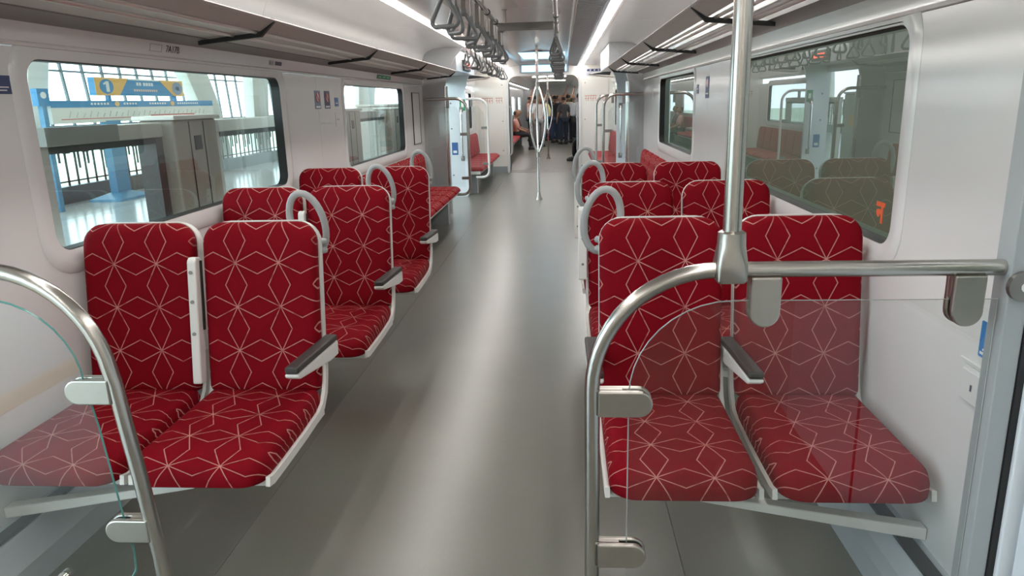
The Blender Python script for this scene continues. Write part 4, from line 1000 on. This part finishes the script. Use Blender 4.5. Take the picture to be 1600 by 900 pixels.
# sign on its column
t = thing('station_sign', 'blue and yellow station sign with a circled 1 over a route board on column', 'sign', (-7.6, 0, 0))
c = B(-0.07, 0.07, 12.45, 12.85, 0.06, 1.36).build('column', SIGNL, t)
MB().loft([[(p, 12.65 + q, z) for p, q in rrect(w_, w_ * 1.7, 0.05, 3)] for w_, z in ((0.62, -0.019), (0.60, 0.02), (0.16, 0.12))]).build('column_base', SIGNL, t)
rb = B(-0.05, 0.05, 11.1, 16.5, 1.34, 1.70).build('route_board', SIGNW, t)
B(0.0502, 0.054, 11.1, 16.5, 1.59, 1.70).build('header_band', SIGNB, rb)
mb = MB(); mr_ = MB()
for k in range(26):
    yy = 11.5 + 0.18 * k; mb.tube([(0.0515, yy, 1.43), (0.0515, yy + 0.06, 1.53 - 0.02 * (k % 3))], 0.008, 4)
mb.build('station_names', mat('print_palegrey', (0.45, 0.46, 0.42), 0.5, noise=0.03), rb)
mr_.box(0.0502, 0.053, 11.3, 13.9, 1.400, 1.412); mr_.box(0.0502, 0.053, 13.9, 15.6, 1.41, 1.44)
mr_.build('route_line', REDP, rb)
for yy in (12.85, 14.75):
    MB().prism([(yy + 0.07 * cos(R(a)), 1.645 + 0.045 * sin(R(a))) for a in range(0, 360, 24)], lambda p, q, dd: (dd, p, q), 0.0542, 0.057).build('route_disc', SIGNY, rb)
mb = MB()
for a, b_ in ((12.1, 12.65), (13.05, 13.55), (13.9, 14.6), (14.95, 15.9)):
    for k in range(int((b_ - a) / 0.09)): mb.box(0.0542, 0.056, a + 0.09 * k, a + 0.09 * k + 0.055, 1.63, 1.665)
mb.build('band_lettering', WHITE, rb)
for yy in (12.7, 14.95): B(-0.03, 0.03, yy - 0.04, yy + 0.04, 1.70, 1.80).build('bracket', SIGNB, t)
nb = B(-0.07, 0.05, 12.3, 15.25, 1.79, 2.09).build('name_board', SIGNB, t)
fpl = lambda p, q, dd: (dd, p, q)
MB().prism([(12.3, 1.79), (12.3, 2.09), (13.30, 2.09), (12.98, 1.79)], fpl, 0.0502, 0.053).build('yellow_panel', SIGNY, nb)
MB().prism([(15.25, 1.79), (14.85, 1.79), (14.35, 2.09), (15.25, 2.09)], fpl, 0.0502, 0.053).build('yellow_panel', SIGNY, nb)
B(0.0502, 0.0528, 13.3, 14.36, 2.065, 2.09).build('edge_band', SIGNW, nb)
for yy, m_ in ((12.62, SIGNB), (15.02, mat('sign_greyblue', (0.25, 0.33, 0.45), 0.5, noise=0.03))):
    MB().prism([(yy + 0.20 * cos(R(a)), 1.94 + 0.125 * sin(R(a))) for a in range(0, 360, 15)], fpl, 0.0532, 0.056).build('disc', m_, nb)
MB().prism([(12.60, 1.85), (12.69, 1.85), (12.69, 2.03), (12.62, 2.03), (12.52, 1.99), (12.54, 1.965), (12.60, 1.985)], fpl, 0.0562, 0.058).build('numeral', SIGNW, nb)
mb = MB()
for k in range(6): mb.box(0.0502, 0.052, 13.55 + 0.09 * k + (0.05 if k > 1 else 0), 13.62 + 0.09 * k + (0.05 if k > 1 else 0), 1.97, 2.03)
mb.build('name_lettering', WHITE, nb)
mb = MB()
for k in range(11): mb.box(0.0502, 0.052, 13.45 + 0.075 * k, 13.50 + 0.075 * k, 1.865, 1.905)
mb.build('name_lettering', mat('print_peach', (0.75, 0.50, 0.38), 0.5, noise=0.03), nb)
for k in range(3): B(0.054, 0.056, 14.95, 15.09, 1.90 + 0.03 * k, 1.915 + 0.03 * k).build('print', WHITE, nb)
t = thing('icon_post', 'slim blue post with a round white icon left of the station sign', 'sign', (-7.6, 10.98, 0))
B(-0.04, 0.04, -0.05, 0.05, -0.019, 1.62).build('post', SIGNL, t); B(-0.05, 0.05, -0.13, 0.13, 1.62, 1.88).build('plate', SIGNB, t)
MB().prism([(0.065 * cos(R(a)), 1.78 + 0.05 * sin(R(a))) for a in range(0, 360, 20)], fpl, 0.0502, 0.054).build('icon', WHITE, t)
# fence
t = thing('platform_fence', 'black patterned railing at the back of the platform', 'fence', (-8.25, 0, 0.27))
mb = MB(); mb2 = MB()
yy = 7.0; k = 0
while yy < 34:
    mb.box(-0.012, 0.012, yy, yy + 0.03, 0.0, 0.95)
    if k % 3 != 2: mb.box(-0.012, 0.012, yy + 0.10, yy + 0.13, 0.22 + 0.06 * (k % 4), 0.95)
    for z in (0.78 - 0.07 * (k % 3), 0.55 + 0.09 * (k % 2)): mb2.box(-0.014, 0.014, yy - 0.02, yy + 0.15, z, z + 0.028)
    yy += 0.26; k += 1
tag(mb.build('bars', FENC, t), kind='stuff'); tag(mb2.build('cross_pieces', FENC, t), kind='stuff')
B(-0.03, 0.03, 7, 34, 0.95, 1.0).build('handrail', FENC, t)
B(-0.012, 0.012, 7, 34, 0.06, 0.085).build('bottom_rail', FENC, t)
# glazing grid and white ribs
t = thing('glazing_frame', 'tall grid of thin grey mullions against the sky beyond the platform', 'window frame', (-8.9, 0, 0))
for k in range(34): 
    y_ = 8.0 + 0.62 * k; MB().ribbon([(0, y_, 1.25), (0, y_ - 0.28, 3.2), (0, y_ - 0.60, 5.2)], 0.02, 0.028).build('mullion', MULL, t)
for z in (1.25, 2.25, 3.3): B(-0.015, 0.015, 7.8, 29.5, z, z + 0.035).build('transom', MULL, t)
def rib(y, lean, wdt, label):
    t = thing('station_rib', label, 'column', (-8.55, y, 0), group='white station ribs')
    loops = []
    for i in range(10):
        u = i / 9; z = -0.02 + 5.22 * u; yc = lean * (u ** 2) * 2.2; w_ = wdt * (0.8 + 0.35 * u); xc = -0.1 + 0.5 * u ** 3
        loops.append([(xc - 0.15, yc - w_ / 2, z), (xc + 0.15, yc - w_ / 2, z), (xc + 0.15, yc + w_ / 2, z), (xc - 0.15, yc + w_ / 2, z)])
    MB().loft(loops).build('rib', STW, t, bevel=0.03, smooth=40)
rib(12.0, 0.6, 0.55, 'white curved station rib behind the icon post')
rib(18.8, -2.2, 1.15, 'broad white curved rib to the right of the station sign')
rib(21.5, 0.3, 1.2, 'white curved rib at the right end of the first left window')
rib(33.5, 0.6, 3.0, 'white curved rib seen through the second left window')
t = thing('platform_box', 'grey equipment cabinet on the platform seen through the second left window', 'cabinet', (-3.2, 14.5, -0.019))
B(-0.3, 0.3, -0.6, 0.6, 0, 1.5).build('body', PSDM, t, bevel=0.02); B(-0.32, 0.32, -0.62, 0.62, 1.5005, 1.54).build('lid', CAPM, t, bevel=0.008)
B(0.3005, 0.304, -0.3, 0.3, 0.9, 1.1).build('label_plate', SIGNY, t)
# station lamps over the platform
LAMP = mat('station_lamp', (1.0, 0.98, 0.94), 0.4, emit=20.0)
for k, yy in enumerate((3.0, 9.0, 15.0, 21.0)):
    t = thing('platform_lamp', 'long white lamp under the station roof, %s along the platform' % ORD[k], 'lamp', (-4.6, yy, 5.0), group='platform lamps')
    B(-0.16, 0.16, -1.2, 1.2, 0.02, 0.199).build('housing', PSDM, t); B(-0.13, 0.13, -1.15, 1.15, 0.0, 0.0195).build('diffuser', LAMP, t)

for k, yy in enumerate((2.0, 8.0, 14.0)):  # added lamps, out of view, to brighten the wall beyond the right panes
    t = thing('track_lamp', 'long lamp over the track beyond the right windows, %s along the train' % ORD[k], 'lamp', (3.0, yy, 5.0), group='track lamps')
    B(-0.16, 0.16, -1.2, 1.2, 0.02, 0.199).build('housing', PSDM, t); B(-0.13, 0.13, -1.15, 1.15, 0.0, 0.0195).build('diffuser', LAMP, t)
